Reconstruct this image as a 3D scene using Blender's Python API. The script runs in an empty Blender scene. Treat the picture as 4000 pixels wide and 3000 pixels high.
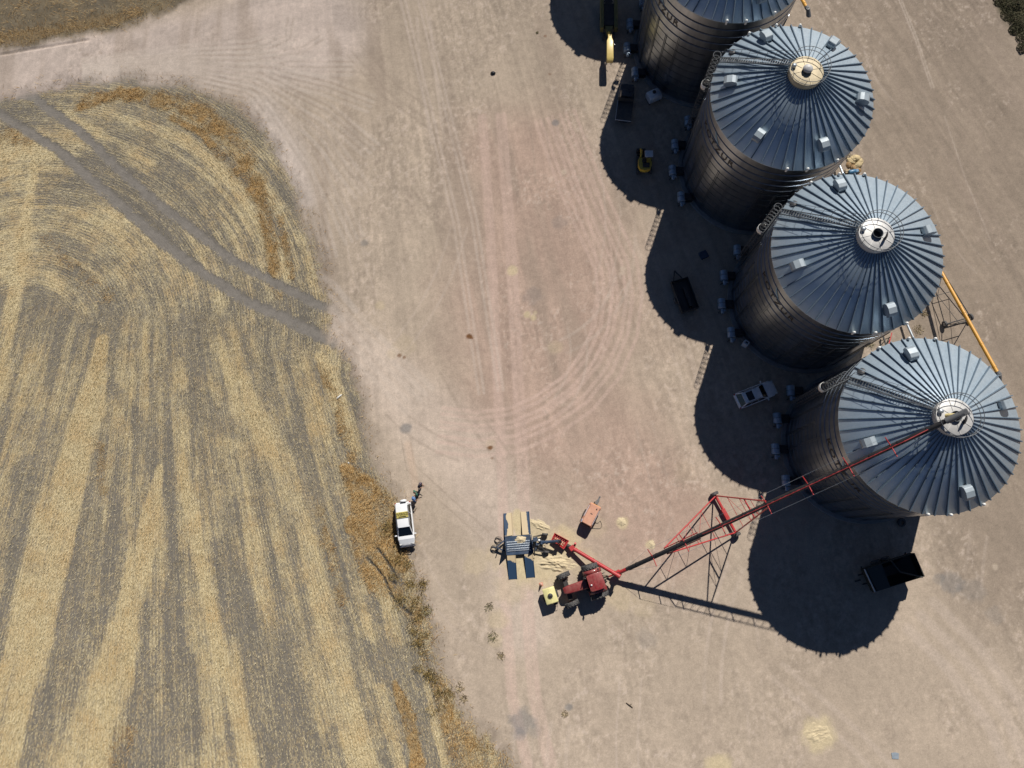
import bpy, math, random
import numpy as np
from mathutils import Vector, Matrix
random.seed(7)
rng = np.random.default_rng(11)
scene = bpy.context.scene
COL = scene.collection
PI = math.pi

# ------------------------------------------------------------------ camera (drone, 82 m up, tilted 12 degrees)
CAM_H, F_PX, PITCH, ROLL = 82.0, 2896.8, 0.2142, 0.0228
cam_rot = Matrix.Rotation(ROLL, 3, 'Y') @ Matrix.Rotation(PITCH, 3, 'X')
cd = bpy.data.cameras.new('camera'); cam = bpy.data.objects.new('camera', cd); COL.objects.link(cam)
cam.matrix_world = Matrix.Translation((0, 0, CAM_H)) @ cam_rot.to_4x4()
cd.sensor_fit = 'HORIZONTAL'; cd.sensor_width = 36.0; cd.lens = 36.0 * F_PX / 4000.0
cd.clip_start = 0.5; cd.clip_end = 5000.0
scene.camera = cam
_R = np.array([list(r) for r in cam_rot])

def at(px, py, z=0.0):
    """survey: a point of the site, read off the photograph, as world x, y at height z"""
    d = _R @ np.array([(px - 2000) / F_PX, -(py - 1500) / F_PX, -1.0])
    k = (z - CAM_H) / d[2]
    return Vector((d[0] * k, d[1] * k, z))
S2 = 4000 / 2212.0
def ov(px, py, z=0.0):            # the same from the half-size survey sheet
    return at(px * S2, py * S2, z)

# ------------------------------------------------------------------ light
SUN_V = Vector((0.3274, 0.9214, 1.0)).normalized()
sd = bpy.data.lights.new('sun', 'SUN'); sun = bpy.data.objects.new('sun', sd); COL.objects.link(sun)
sd.energy = 5.0; sd.angle = math.radians(0.53); sd.color = (1.0, 0.955, 0.89)
sun.rotation_euler = (-SUN_V).to_track_quat('-Z', 'Y').to_euler(); sun.location = (0, 0, 120)
w = bpy.data.worlds.new('World'); scene.world = w; w.use_nodes = True
nt = w.node_tree; bg = nt.nodes['Background']
sky = nt.nodes.new('ShaderNodeTexSky'); sky.sky_type = 'NISHITA'; sky.sun_disc = False
sky.sun_elevation = math.radians(45.6); sky.sun_rotation = math.radians(19.6)
sky.air_density = 0.5; sky.dust_density = 0.2; sky.ozone_density = 5.0; sky.altitude = 400
nt.links.new(sky.outputs[0], bg.inputs[0]); bg.inputs[1].default_value = 0.05
vs = scene.view_settings; vs.view_transform = 'Standard'; vs.look = 'None'; vs.gamma = 1.0; vs.use_curve_mapping = False
vs.exposure = 0.11
scene.cycles.max_bounces = 6; scene.cycles.diffuse_bounces = 3; scene.cycles.glossy_bounces = 3

# ------------------------------------------------------------------ materials
KEXP = 1.17
def lin(c):
    c = c / 255.0
    return c / 12.92 if c <= 0.04045 else ((c + 0.055) / 1.055) ** 2.4
def sr(r, g, b, k=KEXP):          # colour as read in full sun -> albedo
    return (lin(r) / k, lin(g) / k, lin(b) / k)
M = {}
def mat(name, col, rough=0.6, metal=0.0, var=0.12, scale=3.0, bump=0.0, dust=0.0, dustcol=(0.36, 0.29, 0.22), coat=0.0, spec=0.5, streak=None):
    m = bpy.data.materials.new(name); m.use_nodes = True; t = m.node_tree; n = t.nodes; L = t.links
    b = n['Principled BSDF']; b.inputs['Roughness'].default_value = rough; b.inputs['Metallic'].default_value = metal
    b.inputs['Specular IOR Level'].default_value = spec
    if coat: b.inputs['Coat Weight'].default_value = coat; b.inputs['Coat Roughness'].default_value = 0.08
    tc = n.new('ShaderNodeTexCoord'); src = tc.outputs['Object']
    if streak:
        mp = n.new('ShaderNodeMapping'); mp.inputs['Scale'].default_value = streak; L.new(src, mp.inputs[0]); src2 = mp.outputs[0]
    else: src2 = src
    nz = n.new('ShaderNodeTexNoise'); nz.inputs['Scale'].default_value = scale; nz.inputs['Detail'].default_value = 6; nz.inputs['Roughness'].default_value = 0.65
    L.new(src2, nz.inputs['Vector'])
    mr = n.new('ShaderNodeMapRange'); mr.inputs[1].default_value = 0.3; mr.inputs[2].default_value = 0.7
    mr.inputs[3].default_value = 1 - var; mr.inputs[4].default_value = 1 + var; L.new(nz.outputs[0], mr.inputs[0])
    mx = n.new('ShaderNodeMix'); mx.data_type = 'RGBA'; mx.blend_type = 'MULTIPLY'; mx.inputs[0].default_value = 1.0
    mx.inputs[6].default_value = (*col, 1); L.new(mr.outputs[0], mx.inputs[7]); out = mx.outputs[2]
    if dust:
        ge = n.new('ShaderNodeNewGeometry'); sx = n.new('ShaderNodeSeparateXYZ'); L.new(ge.outputs['Normal'], sx.inputs[0])
        nz2 = n.new('ShaderNodeTexNoise'); nz2.inputs['Scale'].default_value = scale * 0.7; nz2.inputs['Detail'].default_value = 8; L.new(src, nz2.inputs['Vector'])
        r2 = n.new('ShaderNodeMapRange'); r2.inputs[1].default_value = 0.35; r2.inputs[2].default_value = 0.75; r2.inputs[4].default_value = dust; L.new(nz2.outputs[0], r2.inputs[0])
        mu = n.new('ShaderNodeMath'); mu.operation = 'MULTIPLY'; mu.use_clamp = True; L.new(r2.outputs[0], mu.inputs[0]); L.new(sx.outputs[2], mu.inputs[1])
        m2 = n.new('ShaderNodeMix'); m2.data_type = 'RGBA'; L.new(mu.outputs[0], m2.inputs[0]); L.new(out, m2.inputs[6]); m2.inputs[7].default_value = (*dustcol, 1); out = m2.outputs[2]
    L.new(out, b.inputs['Base Color'])
    rr = n.new('ShaderNodeMapRange'); rr.inputs[1].default_value = 0.3; rr.inputs[2].default_value = 0.7
    rr.inputs[3].default_value = max(0.03, rough - 0.08); rr.inputs[4].default_value = min(1, rough + 0.1); L.new(nz.outputs[0], rr.inputs[0]); L.new(rr.outputs[0], b.inputs['Roughness'])
    if bump:
        bp = n.new('ShaderNodeBump'); bp.inputs['Strength'].default_value = bump; bp.inputs['Distance'].default_value = 0.03; L.new(nz.outputs[0], bp.inputs['Height']); L.new(bp.outputs[0], b.inputs['Normal'])
    M[name] = m
    return m

# ------------------------------------------------------------------ mesh helpers
def rot3(rx=0, ry=0, rz=0):
    return Matrix.Rotation(rz, 3, 'Z') @ Matrix.Rotation(ry, 3, 'Y') @ Matrix.Rotation(rx, 3, 'X')
def frame(p, q, up=None):
    z = (Vector(q) - Vector(p)); L = z.length; z = z / L if L else Vector((0, 0, 1))
    a = Vector(up) if up is not None else Vector((0, 0, 1))
    if abs(z.dot(a)) > 0.98: a = Vector((1, 0, 0))
    x = a.cross(z).normalized(); y = z.cross(x)
    return x, y, z, L
class MB:
    def __init__(s): s.v = []; s.f = []; s.m = []; s.sm = []
    def add(s, vs, fs, mi=0, smooth=False):
        o = len(s.v); s.v += [tuple(v) for v in vs]; s.f += [tuple(i + o for i in f) for f in fs]
        s.m += [mi] * len(fs); s.sm += [smooth] * len(fs)
        return s
    def box(s, c, d, R=None, mi=0, taper=(1, 1)):
        x, y, z = d[0] / 2, d[1] / 2, d[2] / 2; tx, ty = taper
        P = [(-x, -y, -z), (x, -y, -z), (x, y, -z), (-x, y, -z), (-x * tx, -y * ty, z), (x * tx, -y * ty, z), (x * tx, y * ty, z), (-x * tx, y * ty, z)]
        c = Vector(c)
        P = [(R @ Vector(p) if R is not None else Vector(p)) + c for p in P]
        return s.add(P, [(0, 3, 2, 1), (4, 5, 6, 7), (0, 1, 5, 4), (1, 2, 6, 5), (2, 3, 7, 6), (3, 0, 4, 7)], mi)
    def beam(s, p, q, w, h=None, up=None, mi=0):
        h = h or w; x, y, z, L = frame(p, q, up); p = Vector(p); q = Vector(q)
        P = [b + x * (w / 2 * i) + y * (h / 2 * j) for b in (p, q) for i, j in ((-1, -1), (1, -1), (1, 1), (-1, 1))]
        return s.add(P, [(0, 3, 2, 1), (4, 5, 6, 7), (0, 1, 5, 4), (1, 2, 6, 5), (2, 3, 7, 6), (3, 0, 4, 7)], mi)
    def tube(s, p, q, r, n=12, r2=None, caps=True, mi=0):
        r2 = r if r2 is None else r2; x, y, z, L = frame(p, q); p = Vector(p); q = Vector(q)
        P = [b + (x * math.cos(a) + y * math.sin(a)) * rr for b, rr in ((p, r), (q, r2)) for a in [2 * PI * i / n for i in range(n)]]
        s.add(P, [(i, (i + 1) % n, n + (i + 1) % n, n + i) for i in range(n)], mi, True)
        if caps: s.add(P, [tuple(range(n))[::-1], tuple(range(n, 2 * n))], mi)
        return s
    def path(s, pts, r, n=8, closed=False, mi=0):
        pts = [Vector(p) for p in pts]; N = len(pts); P = []
        ref = None
        for i in range(N):
            a = pts[i - 1] if (i or closed) else pts[i]; b = pts[(i + 1) % N] if (i < N - 1 or closed) else pts[i]
            z = (b - a).normalized()
            if ref is None: ref = Vector((0, 0, 1)) if abs(z.z) < 0.9 else Vector((1, 0, 0))
            x = ref.cross(z)
            if x.length < 1e-3: x = Vector((1, 0, 0)).cross(z)
            x.normalize(); y = z.cross(x)
            if abs(z.dot(ref)) > 0.95: ref = x
            P += [pts[i] + (x * math.cos(t) + y * math.sin(t)) * r for t in [2 * PI * k / n for k in range(n)]]
        F = []
        for i in range(N if closed else N - 1):
            j = (i + 1) % N
            F += [(i * n + k, i * n + (k + 1) % n, j * n + (k + 1) % n, j * n + k) for k in range(n)]
        s.add(P, F, mi, True)
        if not closed: s.add(P, [tuple(range(n))[::-1], tuple(range((N - 1) * n, N * n))], mi)
        return s
    def lathe(s, prof, n=32, c=(0, 0, 0), R=None, mi=0, smooth=True, caps=False, a0=0.0, a1=2 * PI):
        c = Vector(c); P = []; full = abs(a1 - a0 - 2 * PI) < 1e-6; nn = n if full else n + 1
        for r, z in prof:
            for i in range(nn):
                a = a0 + (a1 - a0) * i / n; v = Vector((r * math.cos(a), r * math.sin(a), z)); P.append((R @ v if R is not None else v) + c)
        F = []
        for j in range(len(prof) - 1):
            for i in range(n):
                k = (i + 1) % nn
                F.append((j * nn + i, j * nn + k, (j + 1) * nn + k, (j + 1) * nn + i))
        s.add(P, F, mi, smooth)
        if caps: s.add(P, [tuple(range(nn))[::-1], tuple(range((len(prof) - 1) * nn, len(prof) * nn))], mi)
        return s
    def prism(s, poly, axis, a, b, mi=0, smooth=False):
        """poly in the plane normal to axis ('x': poly = (y, z); 'y': (x, z); 'z': (x, y)), from a to b"""
        def mk(p, t): return {'x': (t, p[0], p[1]), 'y': (p[0], t, p[1]), 'z': (p[0], p[1], t)}[axis]
        n = len(poly); P = [mk(p, a) for p in poly] + [mk(p, b) for p in poly]
        A = sum(poly[i][0] * poly[(i + 1) % n][1] - poly[(i + 1) % n][0] * poly[i][1] for i in range(n))
        flip = (A > 0) == (axis == 'y')
        F = [tuple(range(n))[::-1], tuple(range(n, 2 * n))]; S = [(i, (i + 1) % n, n + (i + 1) % n, n + i) for i in range(n)]
        if b < a: flip = not flip
        if flip: F = [f[::-1] for f in F]; S = [f[::-1] for f in S]
        s.add(P, F, mi); s.add(P, S, mi, smooth); return s
    def loft(s, secs, mi=0, smooth=True, caps=True):
        """secs: closed loops of the same length"""
        n = len(secs[0]); P = [p for c in secs for p in c]; F = []
        for j in range(len(secs) - 1):
            F += [(j * n + i, j * n + (i + 1) % n, (j + 1) * n + (i + 1) % n, (j + 1) * n + i) for i in range(n)]
        s.add(P, F, mi, smooth)
        if caps: s.add(P, [tuple(range(n))[::-1], tuple(range((len(secs) - 1) * n, len(secs) * n))], mi)
        return s
    def xf(s, R=None, t=(0, 0, 0)):
        t = Vector(t); s.v = [tuple((R @ Vector(v) if R is not None else Vector(v)) + t) for v in s.v]; return s
    def build(s, name, material, parent=None, bevel=0.0, seg=2, auto=True):
        me = bpy.data.meshes.new(name); me.from_pydata(s.v, [], s.f)
        for mm in (material if isinstance(material, (list, tuple)) else [material]): me.materials.append(mm)
        me.polygons.foreach_set('material_index', s.m); me.polygons.foreach_set('use_smooth', s.sm)
        import bmesh
        bm = bmesh.new(); bm.from_mesh(me); bmesh.ops.recalc_face_normals(bm, faces=bm.faces); bm.to_mesh(me); bm.free()
        me.update()
        o = bpy.data.objects.new(name, me); COL.objects.link(o)
        if parent: o.parent = parent
        if bevel:
            b = o.modifiers.new('bevel', 'BEVEL'); b.width = bevel; b.segments = seg; b.limit_method = 'ANGLE'; b.angle_limit = math.radians(35)
        return o
def rrect(x, w, d, z0, z1, r, k=3, yc=0.0):
    """rounded rectangle loop in the y-z plane at x"""
    P = []
    for cy, cz, a in ((w / 2 - r, z1 - r, 0), (-w / 2 + r, z1 - r, PI / 2), (-w / 2 + r, z0 + r, PI), (w / 2 - r, z0 + r, 1.5 * PI)):
        for i in range(k + 1): t = a + PI / 2 * i / k; P.append((x, yc + cy + r * math.cos(t), cz + r * math.sin(t)))
    return P
def tag(o, label=None, cat=None, group=None, kind=None):
    if label: o['label'] = label
    if cat: o['category'] = cat
    if group: o['group'] = group
    if kind: o['kind'] = kind
    return o
def empty(name, loc, rz=0.0, label=None, cat=None, group=None):
    o = bpy.data.objects.new(name, None); COL.objects.link(o); o.location = loc; o.rotation_euler = (0, 0, rz); o.empty_display_size = 0.3
    return tag(o, label, cat, group)
def copy_tree(o, parent=None):
    c = o.copy(); COL.objects.link(c)
    if parent: c.parent = parent
    for ch in list(o.children): copy_tree(ch, c)
    return c
def wheel(parent, c, r, wdt, ax=(0, 1, 0), name='wheel', rimmat=None, lugs=0, rimr=0.55, rot=None):
    """tyre and rim; c in parent's frame, axis horizontal"""
    t = MB(); R = Vector((0, 0, 1)).rotation_difference(Vector(ax)).to_matrix()
    h = wdt / 2
    t.lathe([(r * rimr, -h * .8), (r * .8, -h), (r * .95, -h * .9), (r, -h * .55), (r, h * .55), (r * .95, h * .9), (r * .8, h), (r * rimr, h * .8)], 28, c, R)
    if lugs:
        for i in range(lugs):
            for sgn in (-1, 1):
                a = 2 * PI * (i + (0.5 if sgn > 0 else 0)) / lugs
                q = Matrix.Rotation(a, 3, 'Z')
                p0 = q @ Vector((r + .015, 0, sgn * h * .95)); p1 = Matrix.Rotation(a + 0.22, 3, 'Z') @ Vector((r + .02, 0, sgn * h * .05))
                up = q @ Vector((1, 0, 0))
                t.beam(R @ p0 + Vector(c), R @ p1 + Vector(c), 0.055, 0.07, up=R @ up)
    o = t.build(name, M['tyre'], parent)
    g = MB(); g.lathe([(0.01, h * .5), (r * rimr * .5, h * .55), (r * rimr * .95, h * .82), (r * rimr, h * .6), (r * rimr, -h * .6), (r * rimr * .95, -h * .82), (r * rimr * .5, -h * .55), (.01, -h * .5)], 24, c, R)
    g.build('rim', rimmat or M['rim'], o)
    return o

mat('tyre', (0.05, 0.05, 0.052), 0.85, var=0.3, scale=8, dust=0.55, dustcol=(0.22, 0.2, 0.18))
mat('rim', (0.35, 0.35, 0.36), 0.4, 0.7)
mat('glass', (0.006, 0.009, 0.011), 0.06, 0.0, var=0.05, spec=0.6)
mat('black', (0.02, 0.02, 0.022), 0.5, var=0.25, dust=0.12)
mat('black_gloss', (0.015, 0.015, 0.017), 0.25)
mat('dark_steel', (0.045, 0.048, 0.055), 0.5, 0.4, dust=0.15)
mat('chrome', (0.6, 0.6, 0.62), 0.2, 1.0)
mat('red', (0.42, 0.024, 0.028), 0.45, var=0.2, coat=0.15, dust=0.15)
mat('deep_red', (0.23, 0.022, 0.026), 0.42, var=0.22, coat=0.25, dust=0.25)
mat('blue', (0.022, 0.06, 0.14), 0.45, var=0.3, scale=2.5, dust=0.22)
mat('white_paint', (0.78, 0.79, 0.8), 0.3, var=0.04, coat=0.5)
mat('white', (0.75, 0.75, 0.72), 0.5, var=0.08)
mat('yellow', (0.62, 0.42, 0.05), 0.5, var=0.15, dust=0.2)
mat('cream', (0.72, 0.6, 0.28), 0.5, var=0.1)
mat('orange', (0.62, 0.27, 0.035), 0.42, var=0.15, dust=0.1)
mat('grain', sr(208, 191, 157), 0.9, var=0.12, scale=9, bump=0.4)
mat('galv', (0.42, 0.46, 0.49), 0.42, 0.6, var=0.15, scale=2.0)
# ------------------------------------------------------------------ ground, painted in world metres from the survey lines
def P2(pts): return np.array([ov(*p[:2])[:2] for p in pts])
_tab = rng.random((64, 256, 256)).astype(np.float32)
def vnoise(x, y, seed=0):
    t = _tab[seed % 64]; xi = np.floor(x).astype(int); yi = np.floor(y).astype(int); fx = x - xi; fy = y - yi
    fx = fx * fx * (3 - 2 * fx); fy = fy * fy * (3 - 2 * fy); a = xi & 255; b = yi & 255; a1 = (xi + 1) & 255; b1 = (yi + 1) & 255
    return (t[a, b] * (1 - fx) + t[a1, b] * fx) * (1 - fy) + (t[a, b1] * (1 - fx) + t[a1, b1] * fx) * fy
def fbm(x, y, seed=0, oct=4, g=0.55):
    s = 0; a = 1; n = 0
    for i in range(oct):
        s = s + a * vnoise(x * 2 ** i + 17.3 * i, y * 2 ** i + 5.1 * i, seed + i); n += a; a *= g
    return s / n
def sst(a, b, x):
    t = np.clip((x - a) / (b - a), 0, 1); return t * t * (3 - 2 * t)
def pdist(X, Y, pts, wid=None):
    """distance to a polyline; with wid (one per point) distance over local width"""
    best = np.full(X.shape, 1e9)
    for i in range(len(pts) - 1):
        a = pts[i]; b = pts[i + 1]; d = b - a; L2 = (d * d).sum() + 1e-9
        t = np.clip(((X - a[0]) * d[0] + (Y - a[1]) * d[1]) / L2, 0, 1)
        q = np.hypot(X - a[0] - t * d[0], Y - a[1] - t * d[1])
        if wid is not None: q = q / (wid[i] + t * (wid[i + 1] - wid[i]))
        best = np.minimum(best, q)
    return best
def inside(X, Y, pts):
    r = np.zeros(X.shape, bool); n = len(pts)
    for i in range(n):
        (x0, y0), (x1, y1) = pts[i], pts[(i + 1) % n]
        if y0 == y1: continue
        c = ((y0 > Y) != (y1 > Y)) & (X < (x1 - x0) * (Y - y0) / (y1 - y0) + x0); r ^= c
    return r
def sdist(X, Y, pts):
    p = np.vstack([pts, pts[:1]]); d = pdist(X, Y, p); return np.where(inside(X, Y, pts), d, -d)

FIELD = P2([(-160, 222), (0, 222), (60, 205), (130, 196), (200, 182), (300, 178), (390, 190), (460, 215), (520, 250), (570, 300), (610, 370), (640, 450), (665, 530), (685, 600),
    (700, 660), (712, 720), (730, 760), (752, 810), (772, 860), (790, 930), (800, 990), (830, 1040), (852, 1090), (870, 1160), (885, 1210), (898, 1255), (922, 1315), (922, 1350),
    (918, 1380), (930, 1425), (944, 1466), (970, 1499), (988, 1540), (1028, 1575), (1072, 1616), (1092, 1659), (1130, 1760), (-160, 1760)])
FIELD2 = P2([(-260, -160), (-260, 130), (-60, 112), (0, 108), (60, 100), (150, 83), (250, 65), (330, 38), (400, 10), (440, -15), (500, -90), (520, -160)])
SCRUB = P2([(2138, -60), (2150, 0), (2165, 28), (2185, 60), (2205, 96), (2228, 118), (2290, 160), (2420, 200), (2420, -60)])
ROAD = P2([(-160, 170), (0, 160), (150, 140), (300, 120), (420, 105), (520, 95), (640, 60)])
TRK_L = P2([(-60, 222), (0, 248), (60, 285), (130, 328), (210, 400), (290, 470), (370, 540), (450, 598), (530, 650), (620, 690), (720, 742)])
TRK_R = P2([(40, 205), (75, 212), (110, 240), (180, 290), (250, 360), (330, 430), (420, 500), (500, 560), (590, 610), (650, 640), (720, 672)])

def field_flow(X, Y):
    c = ov(35, 760); r = np.hypot(X - c.x, Y - c.y); an = np.arctan2(Y - c.y, X - c.x)
    u1 = r + 0.5 * (fbm(X * .06, Y * .06, 40, 2) - .5); v1 = an * 22.0
    tab = [(-500, -.5), (-300, -.42), (100, -.22), (400, .06), (650, .25), (750, .28), (900, .25), (1100, .22), (1300, .2)]
    S, MM = [], []
    y0 = ov(500, 1200).y
    for s, m in tab:
        a = ov(s, 1200); b = ov(s + m * 300, 1500); mm = (b.x - a.x) / (b.y - a.y); S.append(a.x + mm * (y0 - a.y)); MM.append(mm)
    s = X.copy()
    for _ in range(10): s = 0.5 * s + 0.5 * (X - np.interp(s, S, MM) * (Y - y0))
    u2 = s; v2 = Y
    bl = P2([(-160, 600), (0, 630), (100, 665), (200, 690), (330, 690), (480, 690), (600, 760), (720, 800), (1000, 900)])
    Yb = np.interp(X, bl[:, 0], bl[:, 1]); wf = sst(-2.5, 2.5, Yb - Y + 3 * (fbm(X * .2, Y * .2, 44, 3) - .5))
    return u1, v1, u2, v2, wf

def straw_cover(X, Y):
    """0..1 cover of pale straw and 0..1 share of golden grass over the stubble field"""
    u1, v1, u2, v2, wf = field_flow(X, Y)
    n1 = fbm(u1 * .55, v1 * .05, 1, 5, .62); n2 = fbm(u2 * .75, v2 * .04, 5, 5, .62)
    n = n1 * (1 - wf) + n2 * wf
    fine = fbm(u1 * 1.7, v1 * .16, 3, 4, .75) * (1 - wf) + fbm(u2 * 1.9, v2 * .13, 7, 4, .75) * wf
    cov = 0.455 + .85 * (n - .5) + .62 * (fine - .5) + 0.28 * (fbm(X * .16, Y * .16, 8, 4) - .5) + .3 * (fbm(X * .9, Y * .7, 10, 4, .65) - .5)
    def band(pts, k, soft=.6, e=3.0):
        nonlocal cov
        q = P2([p[:2] for p in pts]); wd = [p[2] / 21.0 for p in pts]
        d = pdist(X, Y, q, wd) + .55 * (fbm(X * .5, Y * .4, 12, 4, .6) - .5); cov = cov + (.68 if k > 0 else .55) * k * (1 - sst(1 - soft, 1 + soft, d))
    # pale windrows
    band([(222, 735, 14), (200, 850, 30), (165, 1000, 42), (122, 1180, 46), (75, 1350, 46), (25, 1530, 50), (-30, 1720, 55)], .62, .3)
    band([(345, 1010, 8), (325, 1110, 20), (300, 1230, 26), (275, 1340, 34), (245, 1450, 46), (215, 1560, 56), (170, 1720, 66)], .55, .35)
    band([(392, 990, 8), (412, 1100, 13), (435, 1230, 14), (462, 1350, 15), (492, 1460, 16), (520, 1560, 18), (550, 1700, 20)], .45)
    band([(470, 740, 16), (545, 890, 26), (612, 1010, 30), (660, 1130, 26), (690, 1280, 26), (708, 1400, 26), (735, 1500, 24), (790, 1700, 28)], .38, .6)
    band([(75, 350, 10), (52, 500, 14), (30, 650, 16), (5, 820, 16), (-40, 1000, 18)], .5)
    band([(-60, 320, 26), (60, 325, 26), (150, 335, 14)], .42)
    band([(250, 250, 8), (400, 300, 14), (500, 390, 16), (560, 480, 15), (610, 600, 14)], .25, .7)
    band([(140, 245, 10), (220, 290, 12), (330, 350, 12)], .35)
    band([(690, 770, 12), (730, 860, 20), (770, 960, 18)], .42)
    # bare and dark strips
    band([(60, 1000, 20), (20, 1200, 24), (-30, 1400, 30)], -.34)
    band([(215, 980, 16), (180, 1180, 22), (145, 1330, 30), (105, 1480, 34), (60, 1640, 36), (40, 1740, 36)], -.40, .4)
    band([(330, 560, 14), (380, 680, 16), (410, 800, 14)], -.22)
    band([(410, 860, 28), (470, 905, 30), (520, 935, 22)], -.40)
    band([(360, 1280, 16), (395, 1430, 22), (420, 1600, 24)], -.28)
    band([(480, 1180, 24), (520, 1300, 32), (560, 1420, 46), (600, 1530, 60), (640, 1700, 70)], -.42, .5)
    band([(600, 1400, 40), (560, 1520, 50), (500, 1620, 50)], -.16, .7)
    band([(770, 1390, 16), (840, 1440, 34), (900, 1440, 34)], -.55, .5)
    band([(800, 1290, 10), (810, 1315, 14), (822, 1340, 8)], -.7)
    band([(870, 1470, 12), (905, 1540, 14), (930, 1640, 16), (940, 1740, 16)], -.6, .4)
    band([(240, 830, 14), (290, 900, 18), (330, 1000, 14)], -.30)
    band([(240, 330, 40), (170, 420, 40), (110, 440, 30)], -.22, .7)
    band([(70, 640, 40), (130, 760, 30)], -.2, .7)
    trk = np.minimum(pdist(X, Y, TRK_L) / .56, pdist(X, Y, TRK_R) / .52) + 1.1 * (fbm(X * 1.5, Y * 1.5, 20, 4, .65) - .5)
    tr = 1 - sst(.5, 1.55, trk); cov = np.maximum(cov, .12 + .46 * fine); cov = cov * (1 - tr) + (.5 * fine - .2) * tr
    mid = pdist(X, Y, (TRK_L + np.roll(TRK_L, 0, 0)) / 2 + np.array([1.1, .9])) / 1.3
    cov = cov - .06 * (1 - sst(.6, 1.4, mid))
    # golden verge
    gold = np.zeros_like(X)
    def gb(pts, k=1, soft=.5):
        nonlocal gold
        q = P2([p[:2] for p in pts]); wd = [p[2] / 21.0 for p in pts]
        d = pdist(X, Y, q, wd) + .9 * (fbm(X * .5, Y * .5, 25, 4) - .5); gold = np.maximum(gold, k * (1 - sst(1 - soft, 1 + soft, d)))
    gb([(170, 232, 14), (260, 200, 18), (340, 215, 22), (420, 235, 24), (500, 300, 30), (550, 400, 28), (580, 500, 18), (600, 640, 12)], .9, .8)
    gb([(190, 215, 16), (300, 195, 10)], .9); gb([(370, 255, 8), (440, 290, 10), (480, 340, 14)], .9)
    gb([(605, 470, 10), (630, 600, 10)], .6)
    gb([(690, 790, 8), (715, 850, 14), (745, 930, 18), (760, 990, 12)], .6)
    gb([(745, 1015, 16), (780, 1050, 38), (815, 1110, 42), (840, 1170, 38), (870, 1220, 18)], 1, .35)
    gb([(760, 1130, 16), (800, 1210, 34), (820, 1265, 28)], 1, .4)
    gb([(850, 1260, 20), (895, 1330, 22)], .55); gb([(852, 1475, 8), (880, 1550, 14), (900, 1640, 16), (905, 1730, 18)], 1, .3)
    gb([(690, 1100, 14), (720, 1220, 14), (740, 1300, 12)], .45, .8)
    gb([(945, 1480, 12), (970, 1560, 28), (1010, 1620, 40), (1050, 1720, 50)], .8); gb([(0, 255, 14), (-80, 250, 14)], .5)
    gb([(100, 520, 24), (190, 600, 24), (230, 640, 20)], .35, .9); gb([(215, 960, 14), (225, 1060, 14)], .4)
    gb([(265, 1590, 26), (240, 1700, 30)], .45, .9); gb([(0, 290, 30), (60, 300, 20)], .5, .8)
    gold = gold * (1 - tr) * (.45 + .55 * sst(.36, .56, fbm(X * .55, Y * .55, 28, 4, .6)))
    return cov, gold, tr, (u1, v1, u2, v2, wf)

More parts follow.
